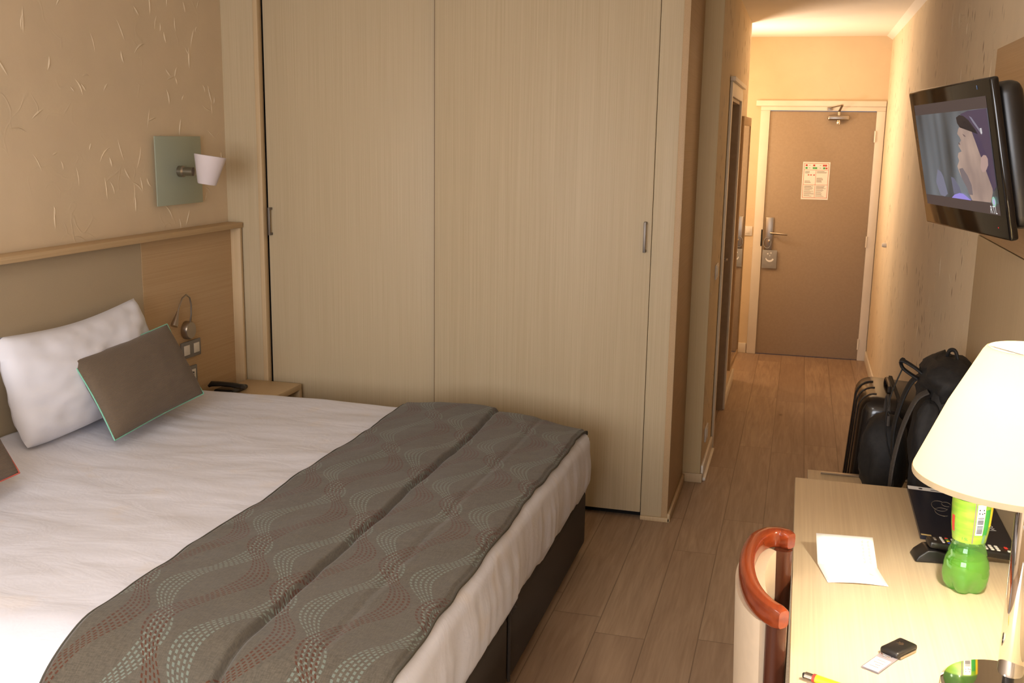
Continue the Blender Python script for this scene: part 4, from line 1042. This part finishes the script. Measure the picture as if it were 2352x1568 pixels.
# car key with tag
ky = thing('car_key', (.262, 2.16, DZ), 'black car key fob with ring and clear tag on the desk', 'key')
kx, kn = Vector((.62, .80, 0)).normalized(), None; kyv = Vector((-kx.y, kx.x, 0)); k0 = P3(.262, 2.155)
b = BM(); box(b, -.038, .036, -.022, .022, .001, .016)
for v in b.verts: c = v.co.copy(); v.co = k0 + kx * c.x + kyv * c.y + Vector((0, 0, c.z))
bmesh.ops.bevel(b, geom=[e for e in b.edges], offset=.006, segments=4, profile=.5, affect='EDGES'); mesh('fob', b, 'black_plastic', ky, smooth=50)
b = BM(); bl = [(.004, -.006), (.011, -.004), (.014, .001), (.010, .003), (.013, .008), (.007, .006), (.002, .009), (.003, .003), (-.003, .001), (.001, -.003)]
poly(b, [k0 + kx * s + kyv * w + Vector((0, 0, .0163)) for s, w in bl], 0, Vector((0, 0, .0006))); mesh('silver_emblem', b, 'chrome', ky)
b = BM(); box(b, -.030, .026, -.024, -.020, .002, .007)
for v in b.verts: c = v.co.copy(); v.co = k0 + kx * c.x + kyv * c.y + Vector((0, 0, c.z))
mesh('key_blade', b, 'steel', ky)
kr = k0 - kx * .036 + kyv * .004
b = BM(); tube(b, [kr + kx * .013 * math.cos(t) + kyv * .013 * math.sin(t) + Vector((0, 0, .006 + .003 * math.sin(t))) for t in [2 * PI * k / 24 for k in range(25)]], .0011, 6, cap=False); mesh('key_ring', b, 'chrome', ky)
tgd = Vector((-.50, -.86, 0)).normalized(); tgn = Vector((-tgd.y, tgd.x, 0)); t0 = kr - Vector((-.004, .004, 0))
b = BM(); box(b, 0, .085, -.019, .019, .001, .0035)
for v in b.verts: c = v.co.copy(); v.co = t0 + tgd * c.x + tgn * c.y + Vector((0, 0, c.z))
mesh('clear_tag', b, 'clear', ky)
b = BM(); box(b, .024, .082, -.016, .016, .0036, .0042)
for v in b.verts: c = v.co.copy(); v.co = t0 + tgd * c.x + tgn * c.y + Vector((0, 0, c.z))
mesh('tag_paper', b, 'paper', ky)
b = BM()
for s_, w_, l_ in ((.034, 0, .018), (.046, 0, .022), (.056, .003, .012), (.066, 0, .02)):
    poly(b, [t0 + tgd * s_ + tgn * (w_ - l_ / 2) + Vector((0, 0, .0045)), t0 + tgd * s_ + tgn * (w_ + l_ / 2) + Vector((0, 0, .0045)), t0 + tgd * (s_ + .0025) + tgn * (w_ + l_ / 2) + Vector((0, 0, .0045)), t0 + tgd * (s_ + .0025) + tgn * (w_ - l_ / 2) + Vector((0, 0, .0045))])
mesh('tag_writing', b, 'print_grey', ky, smooth=0)
# lighter at the near corner
lg = thing('cigarette_lighter', (.11, 1.955, DZ), 'yellow cigarette lighter with metal top at the bottom edge of the picture', 'lighter')
g0 = P3(.072, 1.982, .008); gd = Vector((.92, -.39, 0)).normalized()
b = BM(); tube(b, [g0 + gd * .018, g0 + gd * .075], .0075, 14, flat=(1.3, 1), up=(0, 0, 1)); mesh('lighter_body', b, 'yellow', lg)
b = BM(); tube(b, [g0, g0 + gd * .016], .0072, 12, flat=(1.2, .9), up=(0, 0, 1)); mesh('metal_hood', b, 'steel', lg)
b = BM(); lathe(b, [(0, -.005), (.004, -.005), (.004, .005), (0, .005)], g0 + Vector((-.002, -.002, .0)), 12, axis=Matrix.Rotation(PI / 2, 3, 'X')); mesh('spark_wheel', b, 'dark', lg)
b = BM(); tube(b, [g0 + gd * .0162 , g0 + gd * .022], .0078, 14, flat=(1.3, 1), up=(0, 0, 1)); mesh('red_trigger', b, 'red', lg)

# ------------------------------------------------------------------ lights
def area(name, loc, rot, sx_, sy_, power, col, spread=None):
    l = bpy.data.lights.new(name, 'AREA'); l.shape = 'RECTANGLE'; l.size = sx_; l.size_y = sy_; l.energy = power; l.color = col
    o = bpy.data.objects.new(name, l); COL.objects.link(o); o.location = loc; o.rotation_euler = rot; return o
def point(name, loc, power, col, r):
    l = bpy.data.lights.new(name, 'POINT'); l.energy = power; l.color = col; l.shadow_soft_size = r
    o = bpy.data.objects.new(name, l); COL.objects.link(o); o.location = loc; return o
area('window_daylight', ((wx0 + wx1) / 2, BY - .02, (wz0 + wz1) / 2), (PI / 2, 0, 0), 2.1, 1.4, 125, (.935, .945, 1.0))
area('room_fill_light', (-1.3, 1.2, HC - .02), (0, 0, 0), .5, .5, 12, (1.0, .92, .82))  # weak fill added below the ceiling, no known fixture behind it
va = area('vestibule_uplight', (-.62, 8.34, 1.72), (0, 0, 0), .16, .16, 26, (1.0, .80, .60))
va.rotation_euler = Vector((.62, -.72, .40)).to_track_quat('-Z', 'Y').to_euler()
point('vestibule_light', (-1.16, 8.38, 1.80), 17, (1.0, .80, .60), .06)
w = bpy.data.worlds.new('world'); scn.world = w; w.use_nodes = True
w.node_tree.nodes['Background'].inputs[0].default_value = (.75, .8, 1, 1); w.node_tree.nodes['Background'].inputs[1].default_value = .25
scn.view_settings.view_transform = 'Standard'; scn.view_settings.look = 'None'; scn.view_settings.exposure = 0.0; scn.view_settings.gamma = 1.0
scn.view_settings.use_curve_mapping = False
